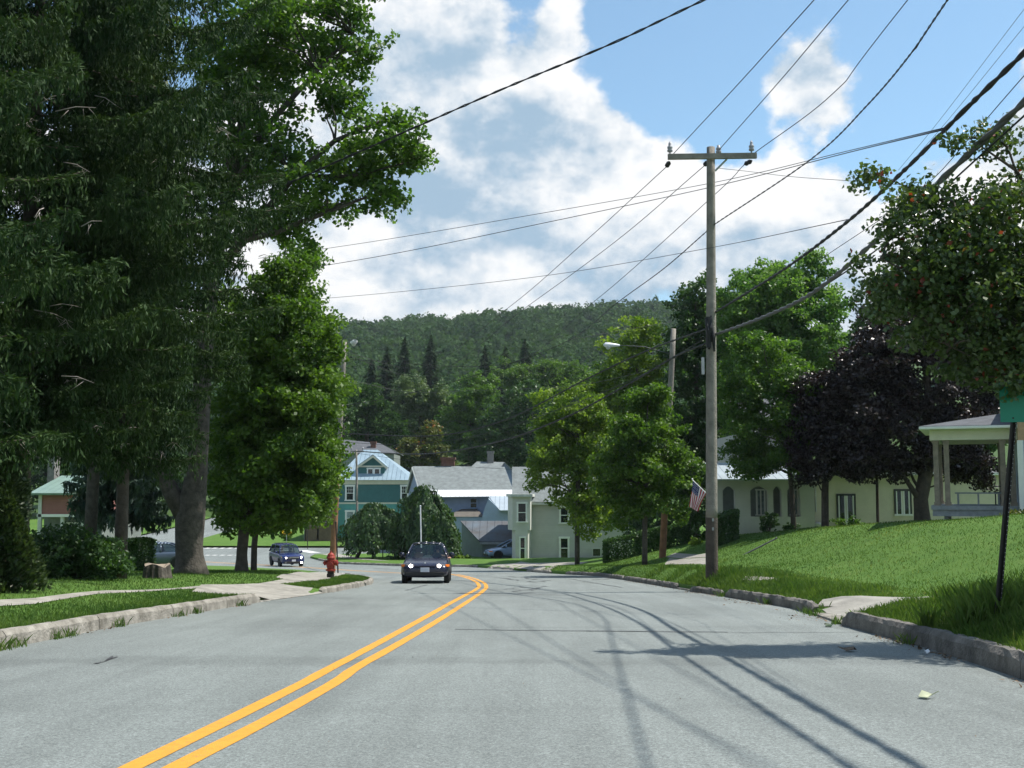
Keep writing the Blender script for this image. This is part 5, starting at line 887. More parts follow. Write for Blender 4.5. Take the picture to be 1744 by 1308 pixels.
# --- tree belt behind the houses
def belt(name, label, px, Y, spec, mt, n=90, rc=1.0, leaf=.42, grp='trees behind the houses'):
    s = [(a, b, Y, c, d, rpx(c, Y) * .8, k) for a, b, c, d, k in spec]; zb = HZ + 20; return tree(name, label, [(px, 800, Y), (px, 740, Y), (px, spec[0][1], Y)], [.4, .3, .08], s, mt, grp, rc=rc, n=n, leaf=leaf, limbs=10, bark='bark_dk', lr=.08)
belt('shade_tree', 'dull green tree left of the willow, behind the dark-roofed house', 625, 165, [(622, 690, 42, 40, 60), (600, 740, 40, 40, 44), (650, 725, 40, 40, 44)], 'hill')
belt('willow_tree', 'pale grey-green willow behind the teal house', 715, 185, [(715, 675, 52, 42, 90), (690, 720, 50, 40, 60), (745, 715, 40, 40, 50)], 'willow')
belt('shade_tree', 'yellow-green tree with brown-tinged leaves above the teal house roof', 720, 150, [(722, 765, 40, 26, 60), (690, 775, 28, 22, 30), (745, 785, 26, 26, 30), (735, 735, 20, 16, 14)], 'brownleaf', rc=.8, leaf=.36)
belt('maple_tree', 'tall mid-green maple above the brick chimney', 800, 175, [(805, 690, 52, 46, 96), (780, 740, 48, 44, 70), (840, 740, 44, 44, 60), (820, 655, 30, 24, 26)], 'maple')
belt('shade_tree', 'very dark tree behind the grey chimney', 855, 160, [(860, 740, 52, 50, 90), (900, 700, 48, 44, 60), (830, 775, 50, 26, 50), (905, 775, 40, 36, 44)], 'darkleaf')
belt('maple_tree', 'rounded maple on the slope above the yellow-green roadside trees', 905, 205, [(905, 655, 54, 40, 80), (950, 640, 44, 34, 56), (870, 640, 34, 28, 34)], 'maple2', rc=1.2, leaf=.48)
belt('shade_tree', 'leafy tree under the street lamp head on the far slope', 1000, 215, [(1000, 650, 50, 34, 60), (1040, 690, 50, 40, 60), (960, 690, 46, 40, 56)], 'maple', rc=1.2, leaf=.48)
belt('shade_tree', 'dark tree in the gap left of the dense roadside maple', 585, 150, [(560, 720, 60, 50, 60), (520, 780, 60, 40, 50), (470, 800, 60, 40, 50)], 'darkleaf')
belt('shade_tree', 'dark trees at the end of the street climbing away on the left', 330, 170, [(300, 820, 110, 60, 110), (400, 800, 90, 60, 90), (200, 800, 110, 80, 110)], 'darkleaf', rc=1.3, leaf=.5)
belt('shade_tree', 'distant dark trees beyond the rose house', 80, 150, [(60, 800, 120, 70, 120), (-60, 780, 90, 90, 80), (150, 780, 90, 80, 80)], 'darkleaf', rc=1.2, leaf=.48)
belt('shade_tree', 'mid-green trees behind the cream bay-window house', 1010, 120, [(1010, 800, 60, 60, 70), (950, 780, 40, 40, 40), (1080, 840, 80, 60, 80)], 'darkleaf', rc=.9, leaf=.36)
def conifer(label, px, Y, pytop, pybot, rx):
    b = P(px, pybot, Y); b.z = float(Rz(b.x, Y)); zt = P(px, pytop, Y).z; H = zt - b.z; R = rpx(rx * 1.5, Y); root = empty('conifer_tree', b, label, 'tree', 'conifers below the wooded hill'); n = 5200
    h = 1 - rng.uniform(0, 1, n) ** .6; tier = np.abs(((h * 13) % 1)); a = rng.uniform(0, 6.28, n); r = R * (1 - h) ** .8 * (1.05 - .45 * tier) * rng.uniform(.35, 1.1, n) * (1 + .2 * np.sin(a * 3 + px)); pos = np.column_stack([b.x + r * np.cos(a), b.y + r * np.sin(a), b.z + h * H - .12 * r])
    t = np.column_stack([np.cos(a), np.sin(a), np.full(n, -.45)]) + rng.normal(0, .25, (n, 3)); V, Fq = cards(pos, t, unit(np.column_stack([np.zeros(n), np.zeros(n), np.ones(n)]) + rng.normal(0, .5, (n, 3))), 1.3 * rng.uniform(.6, 1.2, n), .5, .1)
    rawmesh('crown', V, Fq, M['spruce'], root, np.clip(.25 + rng.normal(0, .2, n), 0, 1)); MB().tube([b, b + Vector((0, 0, H))], [.35, .05], 6).build('trunk', M['bark_dk'], root)
for lab, px, Y, t, bt, rx in (('leftmost short conifer of the dark row below the hill', 632, 232, 612, 760, 30), ('conifer second from left in the dark row, close behind the willow', 658, 236, 592, 760, 32), ('tallest conifer in the left cluster of the dark row', 688, 240, 574, 760, 32), ('broad conifer at the right end of the left cluster', 733, 244, 572, 760, 34), ('lone conifer in the middle of the dark row', 826, 248, 588, 760, 28), ('narrow conifer just left of the tallest right-hand one', 861, 250, 590, 760, 27), ('tallest conifer at the right end of the dark row', 894, 254, 578, 760, 32)): conifer(lab, px, Y, t, bt, rx)
def forest(N=3200, per=175):
    """the wooded hill reads as one mass: one object"""
    Y = 262 * (960 / 262) ** rng.uniform(0, 1, N) ; px = rng.uniform(330, 1330, N); X = (px - CX) / F * Y; Z = Rz(X, Y); sz = rng.uniform(.65, 1.5, N) * np.interp(Y, [260, 900], [.9, 1.25]); con = rng.uniform(0, 1, N) < .006
    idx = np.repeat(np.arange(N), per); m = len(idx); d = rng.normal(size=(m, 3)); d /= np.linalg.norm(d, axis=1, keepdims=True); d[:, 2] = np.abs(d[:, 2]) * 1.15 - .25; lob = 1 + .28 * np.sin(d[:, 0] * 5 + idx) * np.sin(d[:, 2] * 6 + idx * 1.7)
    r = rng.uniform(.7, 1.05, m) * lob; R = 4.9 * sz[idx]; pos = np.column_stack([X[idx], Y[idx], Z[idx] + 6.0 * sz[idx]]) + d * (r * R)[:, None] * np.array([1, 1, 1.15])
    c = con[idx]; hh = rng.uniform(0, 1, m); a = rng.uniform(0, 6.28, m); rr = 3.0 * sz[idx] * (1 - hh); pos[c] = np.column_stack([X[idx] + rr * np.cos(a), Y[idx] + rr * np.sin(a), Z[idx] + 1 + hh * 12 * sz[idx]])[c]
    V, Fq = cards(pos, rng.normal(size=(m, 3)), unit(d + rng.normal(0, .5, (m, 3)) + np.array([0, 0, .35])), 1.4 * sz[idx] * rng.uniform(.6, 1.3, m), 1.1 * sz[idx], .1)
    v = np.clip(np.where(con, .05, rng.normal(.48, .18, N))[idx] + rng.normal(0, .12, m), 0, .97); tag(rawmesh('hill_forest', V, Fq, M['hill'], None, v), kind='stuff')
forest()
# ================================================================ POLES, WIRES, SIGNS, CARS, SMALL THINGS
M.update(pole=mat('weathered_pole_wood', (.235, .215, .185), .95, .3, 3, .8, 25), creosote=mat('creosoted_pole_foot', (.075, .06, .048), .9, .35, 3, .8, 25), polebr=mat('brown_pole_wood', (.22, .115, .06), .9, .3, 3, .6, 25), porc=mat('grey_porcelain', (.30, .30, .32), .3, .1, 5), black=mat('black_rubber', (.014, .014, .016), .55, .2, 6), wire=mat('dark_cable', (.02, .02, .024), .6, .2, 6), wiregrey=mat('grey_cable', (.10, .10, .105), .6, .2, 6),
    steel=mat('galvanised_steel', (.38, .39, .40), .45, .15, 8, metal=.6), postblk=mat('rusty_black_post', (.022, .019, .017), .7, .4, 14), signgreen=mat('green_sign_face', (.015, .22, .15), .45, .08, 3), signwhite=mat('sign_white', (.75, .76, .74), .5, .05, 3), red=mat('worn_red_paint', (.27, .034, .022), .6, .3, 7, .2, 20), lampwhite=mat('white_lamp_housing', (.72, .74, .76), .35, .08, 4), lampglass=mat('lamp_glass', (.5, .52, .5), .15, .1, 4),
    navy=mat('navy_car_paint', (.012, .014, .034), .22, .12, 3, spec=.6), bluepaint=mat('blue_car_paint', (.012, .022, .10), .22, .12, 3, spec=.6), greyblue=mat('grey_blue_car_paint', (.09, .12, .17), .25, .1, 3, metal=.3, spec=.6), lightblue=mat('light_blue_car_paint', (.28, .38, .55), .25, .1, 3, metal=.3, spec=.6), plastic=mat('black_plastic', (.02, .02, .022), .6, .15, 6), tyre=mat('tyre', (.018, .018, .018), .85, .2, 10), rim=mat('alloy_rim', (.45, .46, .48), .3, .1, 5, metal=.8), seat=mat('grey_seat_cloth', (.06, .06, .065), .95, .2, 10), plate=mat('number_plate', (.55, .58, .66), .5, .05, 4), orange=mat('amber_lens', (.85, .20, .02), .3, .1, 4), chrome=mat('chrome', (.6, .61, .63), .15, .05, 4, metal=.9), skin=mat('skin', (.52, .30, .21), .6, .08, 6), shirt=mat('dark_shirt', (.03, .03, .035), .9, .15, 6), hair=mat('brown_hair', (.05, .03, .02), .7, .3, 12), paper=mat('white_paper', (.75, .76, .78), .7, .08, 4),
    flagred=mat('flag_red', (.42, .035, .05), .8, .1, 4), flagwhite=mat('flag_white', (.72, .70, .68), .8, .06, 4), flagblue=mat('flag_blue', (.025, .04, .14), .8, .1, 4), gleaf=mat('withered_leaf', (.40, .42, .28), .8, .3, 9))
M['glow'] = emat('lit_headlamp', (1.0, .90, .78), 22); M['lens'] = mat('clear_lens', (.16, .16, .17), .15, .1, 5); M['wind'] = glassmat('windscreen_glass', (.66, .74, .72), .07); M['sideglass'] = glassmat('tinted_side_glass', (.30, .36, .36), .07)

def insulator(parent, p, h=.32):
    return MB().lathe(p, [(.02, -.12), (.02, 0), (.075, .03), (.085, .07), (.05, .10), (.08, .13), (.075, .17), (.04, .20), (.045, .25), (.02, h)], 10).build('insulator', M['porc'], parent, smooth=True)
# --- tall pole on the right
def utility_pole_near():
    Y = 31; top = P(1210.5, 251, Y); b = P(1212, 975, Y); b.z = float(G(b.x, Y)) - .1; r = empty('utility_pole', b, 'tall weathered wooden utility pole with a single crossarm on the right verge', 'utility pole')
    n = 12; pts = [b.lerp(top, k / n) for k in range(n + 1)]; rad = [.172 - .055 * k / n for k in range(n + 1)]; pb = MB().tube([b, b.lerp(top, .07), b.lerp(top, .145)], [.174, .170, .166], 14, mi=1, cap=False); pb.tube([b.lerp(top, .145)] + pts[2:], [.166] + rad[2:], 14); pb.build('pole', [M['pole'], M['creosote']], r, smooth=True)
    a, c = P(1137, 268, Y - .16), P(1288, 266, Y - .16); MB().prism([a + Vector((0, 0, -.08)), c + Vector((0, 0, -.08)), c + Vector((0, 0, .08)), a + Vector((0, 0, .08))], (0, -.1, 0)).build('crossarm', M['pole'], r, bevel=.008)
    insulator(r, P(1141, 260, Y - .2)); insulator(r, P(1280, 258, Y - .2)); insulator(r, P(1224, 262, Y), .22)
    for p, d in ((P(1140, 276, Y - .1), P(1135, 284, Y + .3)), (P(1280, 274, Y - .1), P(1268, 280, Y + .4)), (P(1205, 276, Y + .15), P(1200, 281, Y + .5))):
        MB().tube([p, p.lerp(d, .3), p.lerp(d, .5), p.lerp(d, .7), d], [.03, .075, .04, .075, .025], 8).build('strain_insulator', M['wire'], r)
    MB().tube([P(1218, 291, Y - .15), P(1238, 271, Y - .2)], .03, 6).build('brace', M['steel'], r)
    s = MB(); 
    for k in range(5): x = random.uniform(-.16, .16); p = P(1211, 538 + 4 * k, Y - .2) + Vector((x, random.uniform(-.04, .04), 0)); s.tube([p, p + Vector((random.uniform(-.05, .05), -.05, -.35)), p + Vector((random.uniform(-.1, .1), 0, -.75))], [.03, .055, .03], 7)
    s.tube([P(1207, 540, Y - .2), P(1207, 592, Y - .2)], [.085, .075], 10); s.build('cable_splice', M['black'], r)
    c = P(1197, 622, Y - .1); MB().box(c.x - .035, c.x + .035, Y - .16, Y - .06, c.z - .26, c.z + .22).build('terminal_box', M['steel'], r)
    for z in (1.5, 1.75): q = b.lerp(top, z / 12.5); MB().box(q.x - .02, q.x + .03, q.y - .19, q.y - .165, q.z - .04, q.z + .04).build('tag', M['steel'], r)
    return r
utility_pole_near()
def lamp_head(parent, tip, root_pt, L=.75):
    """cobra-head street lamp on a bent arm"""
    arm = MB(); m = root_pt.lerp(tip, .5) + Vector((0, 0, .15)); arm.tube([root_pt, m, tip], .018, 8); a = arm.build('lamp_arm', M['wiregrey'], parent, smooth=True)
    d = (tip - root_pt); d.z = 0; d.normalize(); pts = [tip - d * .1, tip + d * .15, tip + d * .4, tip + d * (L - .1), tip + d * L]; MB().tube(pts, [.05, .085, .12, .12, .05], 12).build('lamp_housing', M['lampwhite'], a, smooth=True)
    q = tip + d * (L * .68) - Vector((0, 0, .05)); MB().lathe(q, [(.02, -.18), (.10, -.13), (.12, -.06), (.11, 0)], 12).build('lamp_shade', M['lampglass'], a, smooth=True)
def plain_pole(label, bpx, tpx, Y, r0, r1, mt, lamp=None, arm=None, Ytop=None):
    b = P(*bpx, Y); b.z = float(G(b.x, Y)) - .1; t = P(*tpx, Ytop or Y); r = empty('utility_pole', b, label, 'utility pole'); pb = MB().tube([b.lerp(t, k / 8) for k in range(5)], [r0 + (r1 - r0) * k / 8 for k in range(5)], 12, cap=False); pb.tube([b.lerp(t, k / 8) for k in range(4, 9)], [r0 + (r1 - r0) * k / 8 for k in range(4, 9)], 12, mi=1); pb.build('pole', [M[mt], M['pole']], r, smooth=True)
    if lamp: lamp_head(r, P(*lamp[0], Y - .6), P(*lamp[1], Y), lamp[2])
    if arm: a, c = P(*arm[0], Y - .15), P(*arm[1], Y - .15); MB().prism([a + Vector((0, 0, -.06)), c + Vector((0, 0, -.06)), c + Vector((0, 0, .06)), a + Vector((0, 0, .06))], (0, -.09, 0)).build('crossarm', M['pole'], r); insulator(r, a + Vector((.1, -.04, .16)), .2); insulator(r, c + Vector((-.1, -.04, .16)), .2)
    return r
plain_pole('leaning brown utility pole with a white street lamp among the right-hand maples', (1128, 948), (1147, 560), 54, .17, .13, 'polebr', lamp=((1052, 588), (1143, 603), .72))
plain_pole('leaning brown utility pole behind the red fire hydrant', (565, 972), (587, 580), 56, .17, .12, 'polebr', lamp=((599, 583), (587, 592), .3))
plain_pole('thin grey utility pole in front of the teal house', (609, 936), (607, 766), 101, .12, .09, 'pole', arm=((597, 769), (620, 769)))
def twisted(pts, amp, pitch, ph=0):
    out = []; L = 0
    for a, b in zip(pts[:-1], pts[1:]):
        n = max(1, int((b - a).length / (pitch / 6)))
        for k in range(n): q = a.lerp(b, k / n); L += (b - a).length / n; w = 2 * math.pi * L / pitch + ph; out.append(q + Vector((math.cos(w) * amp, 0, math.sin(w) * amp)))
    return out
def spline(pts, n=10):
    pts = [Vector(p) for p in pts]; Q = [pts[0] * 2 - pts[1]] + pts + [pts[-1] * 2 - pts[-2]]; out = []
    for i in range(1, len(Q) - 2):
        a, b, c, d = Q[i - 1:i + 3]
        for k in range(n): t = k / n; out.append(.5 * ((2 * b) + (c - a) * t + (2 * a - 5 * b + 4 * c - d) * t * t + (3 * b - a - 3 * c + d) * t ** 3))
    return out + [pts[-1]]
def wire(label, pts, r, mt='wire', ext=None, twist=None, name='overhead_wire'):
    """cable through points given as (px, py, distance); ext = last span carried on past the frame"""
    Q = [P(*p) for p in pts]
    if ext: d = (Q[-1] - Q[-2]); Q.append(Q[-1] + d.normalized() * ext)
    C = spline(Q); mb = MB()
    if twist: mb.tube(twisted(C, *twist), r, 5); mb.tube(twisted(C, *twist, math.pi), r, 5)
    else: mb.tube(C, r, 6)
    return tag(mb.build(name, M[mt], None, smooth=True), label, 'wire')
wire('bare wire rising to the sky from the left end of the crossarm', [(1145, 264, 31), (1262, 138, 25), (1390, -4, 20.5)], .011, ext=26)
wire('bare wire rising to the sky from the top of the tall pole', [(1224, 256, 31), (1335, 130, 25.5), (1448, -4, 21)], .011, ext=26)
wire('bare wire rising to the sky from the right end of the crossarm', [(1283, 262, 31), (1420, 158, 26), (1549, -4, 21.5)], .011, ext=26)
wire('twisted neutral cable rising right from the middle of the tall pole', [(1214, 384, 31), (1380, 272, 25.5), (1478, 178, 21.8), (1556, 85, 18.7), (1616, -4, 16.5)], .010, ext=20, twist=(.012, .55))
wire('thick dark phone cable sweeping up to the right above the crabapple', [(1218, 532, 31), (1330, 462, 24), (1440, 380, 18.8), (1540, 290, 15.2), (1640, 190, 12.8), (1750, 84, 11)], .022, ext=12, twist=(.014, .9), name='phone_cable')
wire('thickest lashed cable passing behind the crabapple to the upper right', [(1218, 570, 31), (1300, 540, 26), (1385, 498, 21.5), (1500, 402, 16.6), (1620, 290, 13.8), (1750, 168, 11.6)], .030, 'wiregrey', ext=12, twist=(.018, 1.2), name='phone_cable')
wire('lower cable just under the thickest lashed cable on the right', [(1385, 500, 21.6), (1500, 420, 17), (1640, 292, 13.8), (1752, 190, 11.7)], .012, ext=12)
wire('thin wire on the right beneath the thick phone cable', [(1400, 440, 24), (1560, 330, 19), (1660, 225, 16), (1752, 120, 14)], .007, ext=10)
wire('finest of the pale wires high in the right corner', [(1530, 290, 34), (1600, 205, 30), (1750, 8, 24)], .006, 'wiregrey', ext=8); wire('second pale wire beside the finest one in the right corner', [(1538, 292, 34), (1620, 198, 30), (1750, 38, 24)], .006, 'wiregrey', ext=8)
wire('heavy twisted service cable across the sky from the upper edge to the big maple', [(372, 348, 31.5), (480, 316, 31), (590, 268, 30), (700, 220, 29), (860, 150, 27.5), (1040, 75, 26), (1205, -3, 25)], .017, ext=10, twist=(.02, 1.1), name='service_cable')
wire('upper of two level wires crossing the road behind the tall pole', [(440, 440, 44), (650, 409, 40), (900, 367, 36), (1210, 312, 32), (1440, 258, 25), (1608, 218, 14.2)], .009, name='service_cable'); wire('lower of two level wires crossing the road behind the tall pole', [(440, 470, 44), (660, 434, 40), (930, 379, 36), (1210, 319, 32), (1440, 261, 25), (1606, 221, 14.1)], .011, name='service_cable')
wire('lowest wire crossing the road, tied to the thick phone cable', [(470, 515, 44), (680, 497, 40), (940, 468, 36), (1210, 422, 30), (1448, 373, 18.6)], .008, name='service_cable')
wire('guy wire with clamps running right from under the crossarm', [(1220, 286, 31), (1275, 292, 30), (1350, 301, 28), (1460, 309, 26), (1800, 335, 21)], .007); 
wire('bare wire descending left from the left end of the crossarm', [(1134, 285, 31), (1000, 408, 39), (866, 524, 48), (720, 625, 58), (588, 600, 57)], .011); wire('bare wire descending left from the top of the tall pole', [(1200, 282, 31), (1050, 410, 39), (895, 524, 48), (730, 640, 57), (587, 604, 57)], .011)
wire('bare wire descending left from the right end of the crossarm', [(1267, 281, 31), (1210, 338, 34), (1010, 515, 46), (860, 620, 55), (589, 612, 57)], .011)
wire('twisted neutral descending left to a white splice before the wooded hill', [(1206, 392, 31), (1130, 458, 35), (1052, 515, 42), (968, 580, 50), (835, 631, 54), (684, 673, 56), (570, 694, 57)], .010, twist=(.010, .6))
wire('light wire from the white splice across to the street-lamp pole', [(968, 580, 50), (1040, 566, 51), (1145, 548, 54)], .008); wire('drop wire running from the lamp pole across the dark trees', [(1143, 622, 54), (1000, 654, 55), (900, 662, 56), (806, 665, 57), (700, 668, 58), (600, 648, 57)], .008, 'wiregrey')
wire('highest cable bundle descending left from the tall pole', [(1204, 560, 31), (1100, 598, 37), (1000, 645, 42), (860, 715, 50), (740, 742, 54), (568, 738, 56)], .022, 'wire', twist=(.012, .9), name='phone_cable'); wire('middle cable descending left from the tall pole', [(1204, 575, 31), (1080, 645, 38), (960, 694, 44), (820, 740, 51), (690, 757, 55), (568, 752, 56)], .011, 'wire', name='phone_cable')
wire('lowest thick cable bundle descending left past the lamp pole', [(1205, 584, 31), (1145, 610, 33.5), (1060, 660, 37.5), (960, 712, 42.5), (850, 752, 49), (740, 772, 56), (660, 772, 66), (608, 768, 100)], .024, 'wire', twist=(.016, .9), name='phone_cable')
wire('thin wire from the grey pole over the blue-grey roof', [(608, 772, 100.5), (680, 782, 98), (760, 792, 95), (880, 800, 90)], .014)

# --- leaning channel post with a green sign
def sign_near():
    Y = 12.4; b = P(1694, 1032, Y); b.z = float(G(b.x, Y)) - .1; t = P(1730, 664, Y); r = empty('street_sign', b, 'green sign on a leaning black perforated post in the tall grass', 'sign')
    d = (t - b); L = d.length; d.normalize(); s = Vector((0, -1, 0)).cross(d).normalized() * -1; mb = MB(); w, h = .030, .03
    prof = [(-w, 0), (-w, -h), (-w * .55, -h), (-w * .45, 0), (w * .45, 0), (w * .55, -h), (w, -h), (w, 0), (w * .7, .008), (-w * .7, .008)]
    mb.prism([b + s * x + Vector((0, y, 0)) for x, y in prof], d * L); HB = mb
    n = int(L / .05)
    for k in range(4, n): p = b + d * (k * .05) + s * .021 + Vector((0, -.0315, 0)); e = .0045; HB.quad(p - s * e - d * e, p + s * e - d * e, p + s * e + d * e, p - s * e + d * e, mi=1)
    HB.build('post', [M['postblk'], M['steel']], r)
    yy = Y - .05; p0, p1 = P(1704, 719, yy), P(1800, 652, yy); MB().box(p0.x, p1.x, yy - .004, yy, p0.z, p1.z).build('sign_plate', M['signgreen'], r)
    f = MB(); z0, z1 = p0.z, p1.z; e = .009
    f.box(p0.x + .012, p1.x - .012, yy - .0062, yy - .0042, z0 + .045, z0 + .045 + e); f.box(p0.x + .012, p1.x - .012, yy - .0062, yy - .0042, z1 - .03, z1 - .03 + e)
    f.build('border', M['signgreen'], r)
    MB().lathe((P(1725, 712, yy).x, yy - .012, P(1725, 712, yy).z), [(.01, 0), (.01, .008)], 8, 'y').build('bolt', M['postblk'], r)
sign_near()
def sign_far():
    Y = 107; b = P(488, 926, Y); b.z = float(G(b.x, Y)); t = P(488, 884, Y); r = empty('street_sign', b, 'small green street-name sign at the far corner by the yellow flowers', 'sign'); MB().tube([b, t], .03, 8).build('post', M['steel'], r)
    a, c = P(473, 899, Y - .05), P(495, 893, Y - .05); MB().box(a.x, c.x, Y - .06, Y - .04, a.z, c.z).build('sign_plate', M['signgreen'], r)
    q = P(484, 886, Y); 
sign_far()
def thin_post(name, label, bpx, tpx, Y, rad, mt, cat):
    b = P(*bpx, Y); b.z = float(G(b.x, Y)) - .05; t = P(*tpx, Y); o = MB().tube([b, b.lerp(t, .5), t], rad, 8).lathe(t, [(rad * 1.3, -.02), (rad * 1.3, .03), (rad * .5, .06)], 8); return tag(o.build(name, M[mt], None, smooth=False), label, cat)
thin_post('marker_post', 'thin white pole standing behind the dark sedan', (718, 966), (716, 862), 77, .045, 'lampwhite', 'post'); thin_post('sign_post', 'thin leaning grey post right beside the fire hydrant', (576, 974), (572, 890), 53, .035, 'postblk', 'post'); thin_post('sign_post', 'bare thin post on the far lawn left of the teal house porch', (524, 931), (523, 880), 104, .04, 'postblk', 'post')
for lab, px in (('short stake under the left weeping tree', 634), ('short stake between the two weeping domes', 652)): thin_post('stake', lab, (px, 942), (px, 926), 90, .04, 'postblk', 'post')
thin_post('handrail_pipe', 'slanting old pipe handrail on the grass bank', (1259, 953), (1322, 917), 43.5, .03, 'wiregrey', 'handrail')
# --- hydrant
def hydrant():
    base = at(563, 984); Y = base.y; s = (984 - 938) / F * Y / .93; r = empty('fire_hydrant', base, 'red fire hydrant on the grass corner in front of the leaning pole', 'hydrant'); r_ = lambda q: [(a * s, h * s) for a, h in q]
    MB().lathe(base, r_([(.13, -.05), (.13, .12), (.115, .13), (.115, .24)]), 16).build('standpipe', M['postblk'], r, smooth=False)
    MB().lathe(base, r_([(.17, .235), (.17, .285), (.125, .29), (.12, .56), (.155, .565), (.155, .60), (.12, .605), (.115, .66)]), 18).build('barrel', M['red'], r, smooth=False)
    MB().lathe(base, r_([(.15, .655), (.15, .69), (.13, .72), (.11, .79), (.06, .84), (.035, .85), (.035, .90), (.02, .905)]), 16).build('bonnet', M['red'], r, smooth=False)
    for dx, w in ((1, .075), (-1, .06)): MB().lathe(base + Vector((0, 0, .50 * s)), [(w * s, dx * .08 * s), (w * s, dx * .17 * s), ((w + .025) * s, dx * .175 * s), ((w + .025) * s, dx * .23 * s), (.03 * s, dx * .24 * s), (.03 * s, dx * .27 * s)], 12, 'x').build('nozzle_cap', M['red'], r)
    MB().lathe(base + Vector((0, 0, .44 * s)), [(.09 * s, -.08 * s), (.09 * s, -.17 * s), (.115 * s, -.175 * s), (.115 * s, -.23 * s), (.03 * s, -.24 * s)], 12, 'y').build('nozzle_cap', M['red'], r)
hydrant()
# --- flag mounted on the tall pole
def flag():
    Y = 31.15; b = P(1206, 843, Y); t = P(1179, 817, Y + .1); r = empty('flag', b, 'small stars and stripes flag on a slanting staff fixed to the tall pole', 'flag'); d = (t - b); MB().tube([b, t], .013, 8).lathe(t, [(.012, 0), (.025, .02), (.012, .045)], 8).build('staff', M['signwhite'], r)
    H = d.length * .86; tip = t - d.normalized() * .02; nu, nw = 26, 24; V = []; Fq = []; mi = []; fly = Vector((-.12, .05, -1)).normalized(); Lf = .76
    for j in range(nw + 1):
        w = j / nw
        for i in range(nu + 1):
            u = i / nu; p = tip - d.normalized() * (H * u) * (1 - .45 * w) + fly * (Lf * w * (1 - .1 * u)) + Vector((.012 * math.sin(9 * u + 5 * w), .06 * w * math.sin(13 * u + 3 * w), 0)); V.append(tuple(p))
    for j in range(nw):
        for i in range(nu): k = j * (nu + 1) + i; Fq.append((k, k + 1, k + nu + 2, k + nu + 1)); s = i // 2; mi.append(2 if (i < 14 and j < 10) else (0 if s % 2 == 0 else 1))
    cl = rawmesh('cloth', V, Fq, [M['flagred'], M['flagwhite'], M['flagblue']], r, smooth=True, mi=mi); st = MB()
    for j in range(9):
        for i in range(6 if j % 2 == 0 else 5):
            fi = 1.0 + 2.3 * i + (1.15 if j % 2 else 0); fj = .7 + 1.05 * j; k = int(fj) * (nu + 1) + int(fi); p = Vector(V[k]).lerp(Vector(V[k + nu + 2]), .5) + Vector((0, -.006, 0)); e = .011
            st.prism([p + Vector((e * (1 if q % 2 == 0 else .42) * math.sin(q * math.pi / 5), 0, e * (1 if q % 2 == 0 else .42) * math.cos(q * math.pi / 5))) for q in range(10)], (0, .001, 0))
    st.build('stars', M['flagwhite'], cl)
flag()
